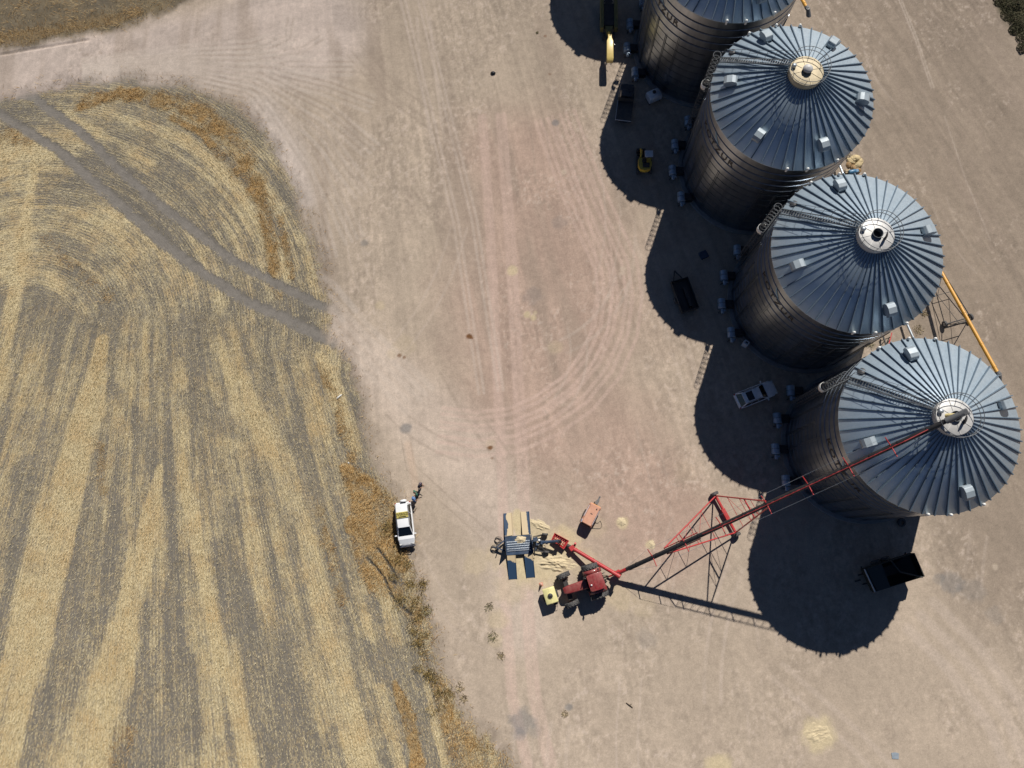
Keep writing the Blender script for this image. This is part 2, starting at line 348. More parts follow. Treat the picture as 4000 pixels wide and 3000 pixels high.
def yard_tone(X, Y):
    """albedo of the bare yard: taupe gravel, rose middle, pale dust, wheel lines"""
    base = np.array(sr(187, 171, 153)); rose = np.array(sr(186, 160, 145)); pale = np.array(sr(204, 188, 174)); warm_falloff = np.array(sr(160, 145, 129)); dk = np.array(sr(165, 149, 134)); roadc = np.array(sr(198, 183, 172))
    shp = X.shape + (1,)
    def mx(c, t, k): k = np.clip(k, 0, 1).reshape(shp); return c * (1 - k) + t * k
    n0 = fbm(X * .07, Y * .07, 30, 4); n1 = fbm(X * .5, Y * .5, 33, 5, .6)
    c = np.ones(X.shape + (3,)) * base
    r1 = pdist(X, Y, P2([(1130, 380), (1180, 560), (1180, 720), (1150, 880), (1330, 960), (1420, 1120)]), [9, 12, 13, 10.5, 9, 6]) + 1.0 * (n0 - .5) + .3 * (n1 - .5)
    c = mx(c, rose, .75 * (1 - sst(.25, 1.5, r1)))
    r2 = pdist(X, Y, P2([(1960, 0), (2090, 500), (2180, 900), (2210, 1200)]), [14, 12, 10, 8]); c = mx(c, warm_falloff, .85 * (1 - sst(.5, 1.7, r2)))  # right side: warmer soil, with lens and view falloff darkened into the albedo
    rd = pdist(X, Y, ROAD, [4.6, 4.4, 4.2, 4.4, 5, 6, 8]) + .4 * (n0 - .5); c = mx(c, roadc, .95 * (1 - sst(.7, 1.5, rd)))
    d2 = pdist(X, Y, P2([(560, 230), (620, 330), (660, 430)]), [2.2, 2.4, 1.6]); c = mx(c, np.array(sr(198, 185, 175)), .8 * (1 - sst(.3, 1.4, d2)))
    d3 = pdist(X, Y, P2([(715, 690), (790, 770), (900, 880), (1010, 990), (1110, 1150), (1130, 1350)]), [1.5, 3.2, 4.5, 5, 4, 3]) + .7 * (n0 - .5); c = mx(c, pale, .6 * (1 - sst(.4, 1.4, d3)))
    # drag streaks: along the yard, fanning right
    yy = ov(1000, 300).y; xs = [ov(a, 400).x for a in (500, 900, 1300, 1700, 2000, 2300)]; ms = [-.02, -.16, -.27, -.38, -.45, -.5]
    s = X.copy()
    for _ in range(8): s = .5 * s + .5 * (X - np.interp(s, xs, ms) * (Y - yy))
    st = fbm(s * .9, Y * .035, 36, 5, .65); st2 = fbm(s * 3.2, Y * .06, 48, 3, .6)
    far = sst(-6, 12, Y - ov(1000, 1000).y); amp = (.22 + .62 * far)
    # towards the road mouth streaks turn with the traffic
    cr = ov(700, 560); rr = np.hypot(X - cr.x, Y - cr.y); aa = np.arctan2(Y - cr.y, X - cr.x)
    st3 = fbm(rr * .8, aa * 3, 52, 5, .65); wr = 1 - sst(.8, 2.0, rd)
    stm = st * (1 - wr) + st3 * wr
    c = c * (1 + amp * .42 * (stm - .5) + amp * .22 * (st2 - .5)).reshape(shp)
    near = fbm(X * .22 + .1 * Y, Y * .12, 56, 5, .6); c = c * (1 + .26 * (near - .5)).reshape(shp)
    c = mx(c, dk, .5 * sst(.52, .72, fbm(s * .35, Y * .05, 58, 4)) * (.3 + .7 * far))
    c = c * (1 + .22 * (n1 - .5)).reshape(shp)
    # scuffed, stony patches between the driven lines
    scuff = sst(.46, .64, fbm(X * .16 + 3, Y * .12, 46, 4, .6)); gran = fbm(X * 2.6, Y * 2.2, 47, 3, .75); gran2 = fbm(s * 3.4, Y * .7, 49, 3, .75)
    c = c * (1 + (.10 + .34 * scuff) * (gran - .5) + (.06 + .30 * scuff) * (gran2 - .5)).reshape(shp)
    c = mx(c, pale, .5 * scuff * sst(.60, .74, gran)); c = mx(c, dk, .5 * scuff * sst(.60, .76, fbm(X * 1.9, Y * 1.7, 53, 3, .75)))
    # wheel lines
    def lines(pts, offs, wd, k, col=pale, brk=.4):
        nonlocal c
        q = P2(pts)
        for o in offs:
            t = np.gradient(q, axis=0); nn = np.stack([-t[:, 1], t[:, 0]], 1); nn /= np.linalg.norm(nn, axis=1)[:, None] + 1e-9
            d = pdist(X, Y, q + nn * o); g = (1 - sst(wd * .4, wd * 1.2, d)) * k * (1 - brk + brk * 1.6 * fbm(X * .35, Y * .35, int(60 + abs(o) * 3) % 50, 3))
            c = mx(c, col, g)
    rosep = np.array(sr(209, 184, 170))
    circ = [(1200, 250), (1255, 400), (1300, 500), (1332, 570), (1342, 640), (1332, 715), (1300, 790), (1250, 850), (1180, 900), (1110, 930), (1030, 940), (950, 930)]
    lines(circ, (-2.6, -1.9, -1.0, -.4, .6, 1.3, 2.4), .26, .5, rosep); lines(circ, (-1.45, .1, 1.8), .16, .15, dk)
    lines([(1215, 300), (1262, 430), (1285, 540), (1290, 620), (1275, 720), (1225, 810), (1150, 860)], (0, 1.9), .16, .45, rosep)
    lines([(1062, 250), (1080, 500), (1096, 800), (1108, 1050), (1115, 1300), (1130, 1500), (1165, 1659)], (-1.4, -.9, .8, 1.5), .4, .5, rosep)
    lines([(870, 0), (925, 230), (985, 480), (1010, 650), (1040, 850)], (-.3, .3, 1.9, 2.5), .2, .5)
    lines([(750, 120), (830, 210), (930, 280), (1000, 330)], (0, .8, 2.2), .18, .35, dk); lines([(880, 420), (960, 500), (1000, 540)], (0, .7), .2, .4, dk)
    lines([(1930, 0), (2000, 190), (2070, 380), (2150, 580), (2230, 780)], (-3.2, -.4, .6, 2.2, 4.3), .16, .5, dk); lines([(1942, 0), (1975, 80), (2012, 190)], (0, .3), .12, .6, np.array(sr(205, 190, 175))); lines([(2040, 250), (2085, 385), (2140, 520)], (0,), .1, .4, np.array(sr(205, 190, 175)))
    lines([(1990, 1330), (2080, 1420), (2170, 1540), (2212, 1640)], (-2, 0, 2), .7, .4); lines([(1680, 1450), (1850, 1600), (1960, 1720)], (-.9, .9), .35, .35)
    lines([(1340, 1460), (1330, 1600), (1335, 1700)], (0, 2.2), .14, .4); lines([(875, 950), (885, 1010), (960, 1080), (1050, 1160)], (-.4, .6), .1, .55, dk)
    lines([(880, 960), (895, 1030), (900, 1080)], (0,), .5, .35, np.array(sr(206, 178, 155)))
    for k_, (ex, ey) in enumerate(((640, 40), (700, 90), (760, 150), (800, 230), (800, 330), (780, 420), (760, 520), (700, 560))):
        lines([(180, 150 + k_ * 4), (400, 120 + k_ * 8), (540, 110 + k_ * 14), ((540 + ex) / 2 + 30, (130 + ey) / 2 + 4 * k_), (ex, ey)], (-.8, 0, .7, 1.5), .3, .34, np.array(sr(208, 195, 182)), .8)
        lines([(260, 148 + k_ * 4), (430, 126 + k_ * 8), (560, 120 + k_ * 14), ((560 + ex) / 2 + 30, (135 + ey) / 2 + 4 * k_), (ex, ey)], (.35, 1.1), .2, .3, dk, .9)
    lines([(690, 650), (760, 730), (830, 800), (900, 870)], (-1.6, -.6, .5, 1.4, 2.4), .4, .35, np.array(sr(210, 196, 182)), .7)
    lines([(640, 600), (700, 640), (740, 690)], (0, 1.8), .5, .5, np.array(sr(190, 178, 166)), .6)
    rr_ = random.Random(5)
    for _ in range(46):
        px, py = rr_.uniform(700, 2100), rr_.uniform(0, 1640); L_ = rr_.uniform(120, 420); base_a = math.radians(90 - (22 if px > 1700 else 12) * (1 if py < 1100 else -.3)) + rr_.gauss(0, .22); cv = rr_.gauss(0, .9) / 400
        pts = []
        for k in range(7): pts.append((px, py)); base_a += cv * L_ / 7; px += math.cos(base_a) * L_ / 7; py += math.sin(base_a) * L_ / 7
        lines(pts, (0, rr_.choice((1.7, 1.9))), rr_.uniform(.1, .26), rr_.uniform(.18, .42), rr_.choice((pale, pale, dk)), .95)
    # grain spilled and trodden, damp and oil stains
    gr = np.array(sr(211, 195, 159)); gr2 = np.array(sr(202, 185, 154))
    def spot(px, py, rad, k, col, seed=3, ax=1.0, rag=.7):
        nonlocal c
        o = ov(px, py); d = np.hypot((X - o.x) / ax, Y - o.y) / (rad / 21.0)
        sel = d < 2.2
        if not sel.any(): return
        xs_, ys_ = X[sel], Y[sel]; dd = d[sel] + rag * (fbm(xs_ * 1.6 + px, ys_ * 1.6, seed, 4, .6) - .5)
        kk = np.clip(k * (1 - sst(.55, 1.15, dd)), 0, 1)[:, None]; c[sel] = c[sel] * (1 - kk) + col * kk
    for a in ((1770, 1588, 40, .75), (1553, 1664, 34, .75), (1345, 1130, 15, .8), (1405, 1176, 12, .8), (1108, 585, 15, .7), (822, 660, 14, .5), (1200, 750, 20, .35), (1138, 680, 9, .7), (1152, 686, 8, .7), (1156, 676, 7, .6),
              (875, 745, 30, .25), (1080, 1200, 36, .5), (1030, 1215, 34, .4), (1125, 1220, 44, .65), (1180, 1215, 50, .75), (1215, 1175, 46, .75), (1160, 1150, 30, .7), (1250, 1210, 40, .55), (1118, 1130, 20, .8), (1160, 1250, 30, .5),
              (1340, 1290, 34, .5), (1390, 1310, 30, .3), (1075, 1340, 26, .5), (1070, 1385, 18, .45), (1480, 1020, 30, .12), (1100, 1270, 40, .4), (1290, 1140, 26, .3), (845, 765, 16, .3), (1060, 960, 14, .3)):
        spot(*a, gr if a[3] > .6 else gr2, int(a[0]) % 40)
    for a in ((1117, 1112), (1119, 1131), (1121, 1148), (1122, 1205), (1125, 1222), (1128, 1240)): spot(a[0], a[1], 15, .9, gr, 4, .8, .4)
    gy = np.array(sr(120, 122, 124)); br = np.array(sr(120, 82, 50))
    for a in ((1128, 1558, 27, .5), (1120, 1585, 16, .4), (1155, 1580, 14, .3), (876, 926, 14, .6), (1200, 265, 9, .6), (786, 525, 9, .4), (2055, 1262, 26, .4), (2100, 1275, 30, .25), (2030, 1250, 14, .3), (1228, 1528, 9, .6), (1150, 640, 24, .2), (1210, 480, 22, .2),
              (1395, 1380, 22, .2), (2150, 1330, 20, .2)): spot(*a, gy, int(a[0]) % 37, 1.1, 1.0)
    for a in ((1014, 726, 7, .95), (1018, 730, 4, .9), (863, 768, 6, .7), (873, 772, 4, .7), (1059, 967, 6, .9), (1063, 990, 3, .8), (1178, 78, 4, .6), (1188, 160, 4, .5)): spot(*a, br, 5, 1.2, .9)
    for a in ((1345, 580, 8), (1218, 372, 8), (2130, 1090, 7), (1345, 590, 7), (1950, 815, 9), (2065, 1030, 9), (2150, 1225, 8)): spot(a[0], a[1], a[2], .5, np.array(sr(208, 192, 172)), 9, 1, .4)
    return c

def ground_material():
    m = bpy.data.materials.new('ground_dirt'); m.use_nodes = True; t = m.node_tree; n = t.nodes; L = t.links
    b = n['Principled BSDF']; b.inputs['Roughness'].default_value = 0.95; b.inputs['Specular IOR Level'].default_value = 0.1; b.inputs['Diffuse Roughness'].default_value = 0.36
    def A(nm): q = n.new('ShaderNodeAttribute'); q.attribute_name = nm; return q
    def noise(src, sc, det=5, ro=.6, mp=None):
        if mp: p = n.new('ShaderNodeMapping'); p.inputs['Scale'].default_value = mp; L.new(src, p.inputs[0]); src = p.outputs[0]
        q = n.new('ShaderNodeTexNoise'); q.inputs['Scale'].default_value = sc; q.inputs['Detail'].default_value = det; q.inputs['Roughness'].default_value = ro; L.new(src, q.inputs['Vector']); return q.outputs[0]
    def rng_(src, a, b_, c, d):
        q = n.new('ShaderNodeMapRange'); q.inputs[1].default_value = a; q.inputs[2].default_value = b_; q.inputs[3].default_value = c; q.inputs[4].default_value = d; L.new(src, q.inputs[0]); return q.outputs[0]
    def math_(op, a, b_=None, clamp=False):
        q = n.new('ShaderNodeMath'); q.operation = op; q.use_clamp = clamp
        for i, x in enumerate((a, b_)):
            if x is None: continue
            if isinstance(x, (int, float)): q.inputs[i].default_value = x
            else: L.new(x, q.inputs[i])
        return q.outputs[0]
    def mix(f, a, b_, bt='MIX'):
        q = n.new('ShaderNodeMix'); q.data_type = 'RGBA'; q.blend_type = bt
        if isinstance(f, (int, float)): q.inputs[0].default_value = f
        else: L.new(f, q.inputs[0])
        for i, x in ((6, a), (7, b_)):
            if isinstance(x, tuple): q.inputs[i].default_value = (*x, 1)
            else: L.new(x, q.inputs[i])
        return q.outputs[2]
    tone, cov = A('tone'), A('cover'); f1, f2 = A('flow_turn'), A('flow_row'); sp = n.new('ShaderNodeSeparateColor'); L.new(cov.outputs['Color'], sp.inputs[0])
    straw, gold, fan = sp.outputs[0], sp.outputs[1], sp.outputs[2]; fieldw = cov.outputs['Alpha']
    geo = n.new('ShaderNodeNewGeometry'); pos = geo.outputs['Position']
    g1 = noise(pos, 1.3, 9, .78); g2 = noise(pos, 5.5, 6, .8); g3 = noise(pos, 22, 4, .7)
    vo = n.new('ShaderNodeTexVoronoi'); vo.inputs['Scale'].default_value = 5.0; L.new(pos, vo.inputs['Vector']); peb = rng_(vo.outputs['Distance'], .0, .16, 1, 0)
    pebm = math_('MULTIPLY', peb, rng_(g1, .5, .7, 0, .5))
    v = math_('MULTIPLY', math_('MULTIPLY', rng_(g1, .25, .75, .80, 1.20), rng_(g2, .25, .75, .78, 1.22)), rng_(g3, .25, .75, .82, 1.18))
    dirt = mix(1, tone.outputs['Color'], v, 'MULTIPLY'); dirt = mix(math_('MULTIPLY', pebm, math_('SUBTRACT', 1, fieldw)), dirt, sr(222, 206, 190))
    # straw lying along the rows
    n1 = noise(f1.outputs['Vector'], 1, 5, .75, (7.5, 1.7, 1)); n2 = noise(f2.outputs['Vector'], 1, 5, .75, (7.5, 1.7, 1)); nn = mix(fan, n1, n2)
    iso = noise(pos, 6, 6, .8); iso2 = noise(pos, 17, 4, .75)
    k = math_('ADD', math_('MULTIPLY', nn, .5), math_('ADD', math_('MULTIPLY', iso, .32), math_('MULTIPLY', iso2, .18)))
    def rowwave(src):
        p = n.new('ShaderNodeSeparateXYZ'); L.new(src, p.inputs[0]); q = math_('SINE', math_('ADD', math_('MULTIPLY', p.outputs[0], 2 * PI / .34), math_('MULTIPLY', iso, 5)))
        return q
    rw = math_('ADD', math_('MULTIPLY', rowwave(f1.outputs['Vector']), math_('SUBTRACT', 1, fan)), math_('MULTIPLY', rowwave(f2.outputs['Vector']), fan))
    k = math_('ADD', k, math_('MULTIPLY', math_('MULTIPLY', rw, rng_(noise(pos, .5, 3, .6), .38, .66, .05, 1)), math_('SUBTRACT', .055, math_('MULTIPLY', fan, .022))))
    thr = math_('SUBTRACT', .70, math_('MULTIPLY', straw, .40))
    sk = rng_(math_('SUBTRACT', k, thr), -.07, .10, 0, 1); sk = math_('MULTIPLY', sk, fieldw, True)
    scol = mix(rng_(iso, .3, .7, 0, 1), sr(206, 188, 146), sr(240, 226, 186)); scol = mix(rng_(noise(pos, .35, 5, .6), .42, .64, 0, .6), scol, sr(206, 174, 124)); scol = mix(rng_(iso2, .32, .55, .42, 0), scol, sr(140, 126, 102))
    wv = n.new('ShaderNodeTexWave'); wv.inputs['Scale'].default_value = 1.05; wv.inputs['Distortion'].default_value = .6; wv.inputs['Detail'].default_value = 2; L.new(f2.outputs['Vector'], wv.inputs['Vector'])
    scol = mix(math_('MULTIPLY', rng_(wv.outputs[0], .2, .8, .36, 0), fan), scol, sr(150, 125, 82))
    soil = mix(.9, dirt, mix(rng_(g1, .3, .7, 0, 1), sr(98, 95, 88), sr(138, 131, 120))); soil = mix(fieldw, dirt, mix(.7, soil, dirt))
    c = mix(sk, soil, scol)
    gk = math_('MULTIPLY', rng_(math_('ADD', gold, math_('MULTIPLY', math_('SUBTRACT', iso, .5), 1.6)), .25, .75, 0, 1), .95, True)
    gcol = mix(rng_(iso2, .3, .7, 0, 1), sr(146, 112, 66), sr(204, 168, 112)); gcol = mix(rng_(noise(pos, .8, 5, .65), .4, .6, 0, .55), gcol, sr(150, 138, 112)); c = mix(gk, c, gcol)
    L.new(c, b.inputs['Base Color'])
    h = math_('ADD', math_('MULTIPLY', g2, .25), math_('ADD', math_('MULTIPLY', g3, .12), math_('MULTIPLY', math_('ADD', k, gk), math_('MULTIPLY', fieldw, 1.6))))
    bp = n.new('ShaderNodeBump'); bp.inputs['Strength'].default_value = .55; bp.inputs['Distance'].default_value = .09; L.new(h, bp.inputs['Height']); L.new(bp.outputs[0], b.inputs['Normal'])
    return m
GMAT = ground_material()

RES = 0.13
gx = np.arange(-74, 68, RES); gy = np.arange(-25, 74, RES); GX, GY = np.meshgrid(gx, gy)
sdF = sdist(GX, GY, FIELD); sdF2 = sdist(GX, GY, FIELD2); sdS = sdist(GX, GY, SCRUB)
edge_n = 2.2 * (fbm(GX * .3, GY * .3, 21, 4) - .5) + 1.0 * (fbm(GX * 1.3, GY * 1.3, 27, 3) - .5)
fw = sst(-.9, .6, sdF + edge_n)
cov, gold, trk, (u1, v1, u2, v2, wf) = straw_cover(GX, GY)
tone = yard_tone(GX, GY)
soil = np.array(sr(122, 116, 107)); nsoil = fbm(GX * .4, GY * .4, 14, 5)
sc = soil * (1 + .4 * (nsoil[..., None] - .5)); tc_ = np.array(sr(141, 135, 128)) * (1 + .25 * (fbm(GX * 1.2, GY * 1.2, 18, 3)[..., None] - .5))
sc = sc * (1 - trk[..., None]) + tc_ * trk[..., None]
# wheel ruts torn through the verge beside the car, and old ruts through the stubble
rut = np.zeros_like(GX)
def rutl(pts, wd, k):
    global rut
    rut = np.maximum(rut, k * (1 - sst(.5, 1.3, pdist(GX, GY, P2(pts)) / wd + .8 * (fbm(GX * 1.5, GY * 1.5, 29, 3) - .5))))
rutl([(815, 1185), (835, 1210), (848, 1232), (858, 1250)], .11, 1); rutl([(792, 1205), (812, 1225), (830, 1248), (845, 1285), (858, 1302), (888, 1328)], .13, 1); rutl([(840, 1250), (856, 1262)], .1, 1)
0 and rutl([(700, 1180), (715, 1260), (728, 1290)], .16, .5); 0 and rutl([(600, 1070), (680, 1240), (760, 1370)], .2, .4); 0 and rutl([(540, 1380), (640, 1380), (760, 1390)], .3, .35)
for i in range(0): rutl([(560 + i * 24, 1560 - i * 36), (640 + i * 10, 1520 - i * 36), (710, 1460 - i * 30)], .16, .35)
rutl([(0, 118), (60, 108), (120, 98), (190, 86)], .2, .8)
sc = sc * (1 - .8 * rut[..., None]); cov = cov - rut; gold = gold * (1 - rut)
tone = tone * (1 - fw[..., None]) + sc * fw[..., None]
fringe = sst(-2.4, -.2, sdF + 1.5 * edge_n) * (1 - fw)
tone = tone * (1 - .28 * fringe[..., None])
# grey-brown fallow beyond the road, and scrub at the far corner
fw2 = sst(-.8, .9, sdF2 + edge_n); n2 = fbm(GX * .25, GY * .45, 16, 5, .6)
n3 = fbm(GX * 1.1, GY * 1.6, 19, 5, .7); fal = np.array(sr(96, 89, 78)) * (1 - n2[..., None]) * 1.15 + np.array(sr(138, 122, 92)) * n2[..., None] * .95; fal = fal * (1 + 1.1 * (n3[..., None] - .5))
band2 = pdist(GX, GY, P2([(-100, 92), (20, 85), (110, 68), (200, 52), (300, 28)]), [1.4, 1.4, 1.2, 1.4, 1.2]); gold = np.maximum(gold * fw, (1 - sst(.3, 1.5, band2 + (n2 - .5) * 1.5)) * .42 * fw2)
tone = tone * (1 - fw2[..., None]) + fal * fw2[..., None]
fwS = sst(-.8, .6, sdS + edge_n); tone = tone * (1 - fwS[..., None]) + np.array(sr(86, 82, 62)) * fwS[..., None]
cov = np.where(fw > fw2, cov, .12 + .5 * (n2 - .5)); fieldw = np.maximum(fw, fw2 * .8)
# bare earth and weeds between the bins
bins_ln = pdist(GX, GY, np.array([[33.9, 19], [29, 35.6], [24.2, 52.3]])); 
gz = .05 * (fbm(GX * .35, GY * .35, 50, 3) - .5) * np.maximum(fw, .25) - .16 * rut - .04 * trk + .03 * gold * (fbm(GX * 2, GY * 2, 51, 3))
rows = (np.sin(u2 * 2 * PI / .3) * wf + np.sin(u1 * 2 * PI / .3) * (1 - wf)); gz = gz + .012 * rows * fw * (1 - trk)

def grid_mesh(name, sel, kind='structure'):
    ny, nx = GX.shape; idx = np.arange(nx * ny).reshape(ny, nx)
    q = np.stack([idx[:-1, :-1], idx[:-1, 1:], idx[1:, 1:], idx[1:, :-1]], -1)[sel]
    used, inv = np.unique(q, return_inverse=True); q = inv.reshape(q.shape); nv, nf = len(used), len(q)
    me = bpy.data.meshes.new(name); me.vertices.add(nv); me.loops.add(nf * 4); me.polygons.add(nf)
    co = np.stack([GX.ravel()[used], GY.ravel()[used], gz.ravel()[used]], 1).astype(np.float32)
    me.vertices.foreach_set('co', co.ravel()); me.loops.foreach_set('vertex_index', q.ravel().astype(np.int32))
    me.polygons.foreach_set('loop_start', np.arange(0, nf * 4, 4, dtype=np.int32)); me.polygons.foreach_set('use_smooth', np.ones(nf, bool))
    def at_(nm, ty, arr): a = me.attributes.new(nm, ty, 'POINT'); a.data.foreach_set('vector' if ty == 'FLOAT_VECTOR' else 'color', arr.astype(np.float32).ravel())
    T = tone.reshape(-1, 3)[used]; at_('tone', 'FLOAT_COLOR', np.concatenate([T, np.ones((nv, 1))], 1))
    at_('cover', 'FLOAT_COLOR', np.stack([np.clip(cov, -.3, 1.3).ravel()[used], np.clip(gold, 0, 1).ravel()[used], wf.ravel()[used], fieldw.ravel()[used]], 1))
    at_('flow_turn', 'FLOAT_VECTOR', np.stack([u1.ravel()[used], v1.ravel()[used], np.zeros(nv)], 1)); at_('flow_row', 'FLOAT_VECTOR', np.stack([u2.ravel()[used], v2.ravel()[used], np.zeros(nv)], 1))
    me.materials.append(GMAT); me.update(); me.validate()
    o = bpy.data.objects.new(name, me); COL.objects.link(o); o['kind'] = kind; return o
cF = (sdF + .6 * edge_n)[:-1, :-1] > 0; cF2 = sdF2[:-1, :-1] > 0
rdm = pdist(GX, GY, ROAD)[:-1, :-1] < 5.0; rdm &= ~cF & ~cF2 & (GX[:-1, :-1] < ov(470, 120).x)
grid_mesh('field', cF | cF2); grid_mesh('road', rdm); grid_mesh('ground', ~(cF | cF2 | rdm))
# far ground out to the horizon
def far_ground():
    x0, x1, y0, y1 = gx[0], gx[-1], gy[0], gy[-1]; B = 2500
    vs_ = [(-B, -B), (B, -B), (B, B), (-B, B), (x0, y0), (x1, y0), (x1, y1), (x0, y1)]
    me = bpy.data.meshes.new('outer_ground'); me.from_pydata([(a, b, -.06) for a, b in vs_], [], [(0, 1, 5, 4), (1, 2, 6, 5), (2, 3, 7, 6), (3, 0, 4, 7)])
    m = mat('outer_dirt', sr(170, 150, 126), .95, var=.3, scale=.02); me.materials.append(m)
    o = bpy.data.objects.new('outer_ground', me); COL.objects.link(o); o['kind'] = 'structure'
far_ground()

# ------------------------------------------------------------------ cut straw and dry grass as loose blades
def blades(name, X, Y, Z, ang, ln, wd, tilt, mats, label, cat, lift=.0):
    n = len(X); dx = np.cos(ang); dy = np.sin(ang); h = ln * np.sin(tilt); l = ln * np.cos(tilt)
    z0 = Z + lift
    a = np.stack([X - dy * wd / 2, Y + dx * wd / 2, z0], 1); b = np.stack([X + dy * wd / 2, Y - dx * wd / 2, z0], 1)
    c = np.stack([X + dx * l + dy * wd / 4, Y + dy * l - dx * wd / 4, z0 + h], 1); d = np.stack([X + dx * l - dy * wd / 4, Y + dy * l + dx * wd / 4, z0 + h], 1)
    co = np.stack([a, b, c, d], 1).reshape(-1, 3).astype(np.float32)
    me = bpy.data.meshes.new(name); me.vertices.add(n * 4); me.loops.add(n * 4); me.polygons.add(n)
    me.vertices.foreach_set('co', co.ravel()); me.loops.foreach_set('vertex_index', np.arange(n * 4, dtype=np.int32)); me.polygons.foreach_set('loop_start', np.arange(0, n * 4, 4, dtype=np.int32))
    me.materials.append(mats); me.update()
    o = bpy.data.objects.new(name, me); COL.objects.link(o); return tag(o, label, cat, kind='stuff')
def blade_mat(name, c0, c1, c2):
    m = bpy.data.materials.new(name); m.use_nodes = True; t = m.node_tree; n = t.nodes; b = n['Principled BSDF']; b.inputs['Roughness'].default_value = .75; b.inputs['Diffuse Roughness'].default_value = .4; b.inputs['Specular IOR Level'].default_value = .2
    g = n.new('ShaderNodeNewGeometry'); r = n.new('ShaderNodeValToRGB'); r.color_ramp.elements[0].color = (*c0, 1); r.color_ramp.elements[1].color = (*c2, 1); e = r.color_ramp.elements.new(.5); e.color = (*c1, 1)
    t.links.new(g.outputs['Random Per Island'], r.inputs[0]); t.links.new(r.outputs[0], b.inputs['Base Color']); return m
def sample(arr, X, Y):
    i = np.clip(((Y - gy[0]) / RES).astype(int), 0, len(gy) - 1); j = np.clip(((X - gx[0]) / RES).astype(int), 0, len(gx) - 1); return arr[i, j]
N = 900000
X = rng.uniform(-68, -3, N); Y = rng.uniform(-24, 56, N)
pr = np.clip(sample(cov, X, Y) * 1.0 - .12, 0, 1) * sample(fw, X, Y) * (1 - sample(np.clip(gold, 0, 1), X, Y) * .5)
keep = rng.random(N) < pr * .8; X, Y = X[keep], Y[keep]
uu1, _, uu2, _, ww = field_flow(X, Y)
g1_ = sample(wf, X, Y); eps = .05
a_, _, b_, _, _ = field_flow(X + eps, Y); a2_, _, b2_, _, _ = field_flow(X, Y + eps)
du = np.where(g1_ > .5, b_ - uu2, a_ - uu1); dv = np.where(g1_ > .5, b2_ - uu2, a2_ - uu1); ang = np.arctan2(dv, du) + PI / 2
# two out of three stand in the drill rows
row = np.where(g1_ > .5, uu2, uu1); off = (np.round(row / .3) * .3 - row) * np.where(rng.random(len(X)) < .62, .85, 0); gn = np.hypot(du, dv) + 1e-9
X = X + off * du / gn; Y = Y + off * dv / gn
ang = ang + rng.normal(0, .55, len(X)) + PI * rng.integers(0, 2, len(X))
blades('stubble', X, Y, sample(gz, X, Y), ang, rng.uniform(.12, .34, len(X)), rng.uniform(.018, .04, len(X)), rng.uniform(.1, 1.1, len(X)),
       blade_mat('straw', sr(150, 134, 100), sr(206, 188, 146), sr(238, 226, 192)), 'pale cut straw stubble standing in rows across the grey field', 'stubble')
N = 520000
X = rng.uniform(-68, 0, N); Y = rng.uniform(-24, 73, N)
pg = np.clip(sample(np.clip(gold, 0, 1), X, Y) * 1.2 - .1, 0, 1) + .22 * sample(fw2, X, Y) * np.clip(sample(n2 + n3 - .6, X, Y) * 2, 0, 1) + .12 * sample(fringe, X, Y)
pe = (np.abs(sample(sdF + edge_n, X, Y) - .4) < .8) * (Y < ov(900, 1050).y) * .35
keep = rng.random(N) < np.clip(pg + pe, 0, 1) * (1 - sample(trk, X, Y)); X, Y = X[keep], Y[keep]; n_ = len(X)
cl = fbm(X * .9, Y * .9, 31, 3)
blades('dry_grass', X, Y, sample(gz, X, Y), fbm(X * .25, Y * .25, 35, 2) * 14 + rng.normal(0, .8, n_), rng.uniform(.15, .5, n_) * (.5 + cl), rng.uniform(.02, .045, n_), rng.uniform(.15, 1.2, n_),
       blade_mat('golden_grass', sr(118, 88, 52), sr(186, 148, 94), sr(224, 198, 148)), 'golden dry grass along the verge of the stubble field', 'dry grass')

# rank dark tussocks along the edge of the verge
CX, CY = [], []
r3 = np.random.default_rng(77); FE = FIELD[18:33]
for i in range(42):
    k = r3.uniform(4, len(FE) - 1.01); a = FE[int(k)] * (1 - k % 1) + FE[int(k) + 1] * (k % 1); a = a + r3.normal(0, .9, 2) + np.array([-.9, 0]); m_ = int(r3.uniform(30, 90)); CX.append(a[0] + r3.normal(0, .28, m_)); CY.append(a[1] + r3.normal(0, .28, m_))
CX, CY = np.concatenate(CX), np.concatenate(CY); m_ = len(CX)
blades('rank_grass', CX, CY, sample(gz, CX, CY), r3.uniform(0, 6.3, m_), r3.uniform(.25, .6, m_), r3.uniform(.02, .05, m_), r3.uniform(.5, 1.35, m_),
       blade_mat('rank_green', sr(84, 74, 44), sr(138, 118, 72), sr(190, 164, 108)), 'rank brown tussocks along the outer edge of the verge below the car', 'grass tussocks')
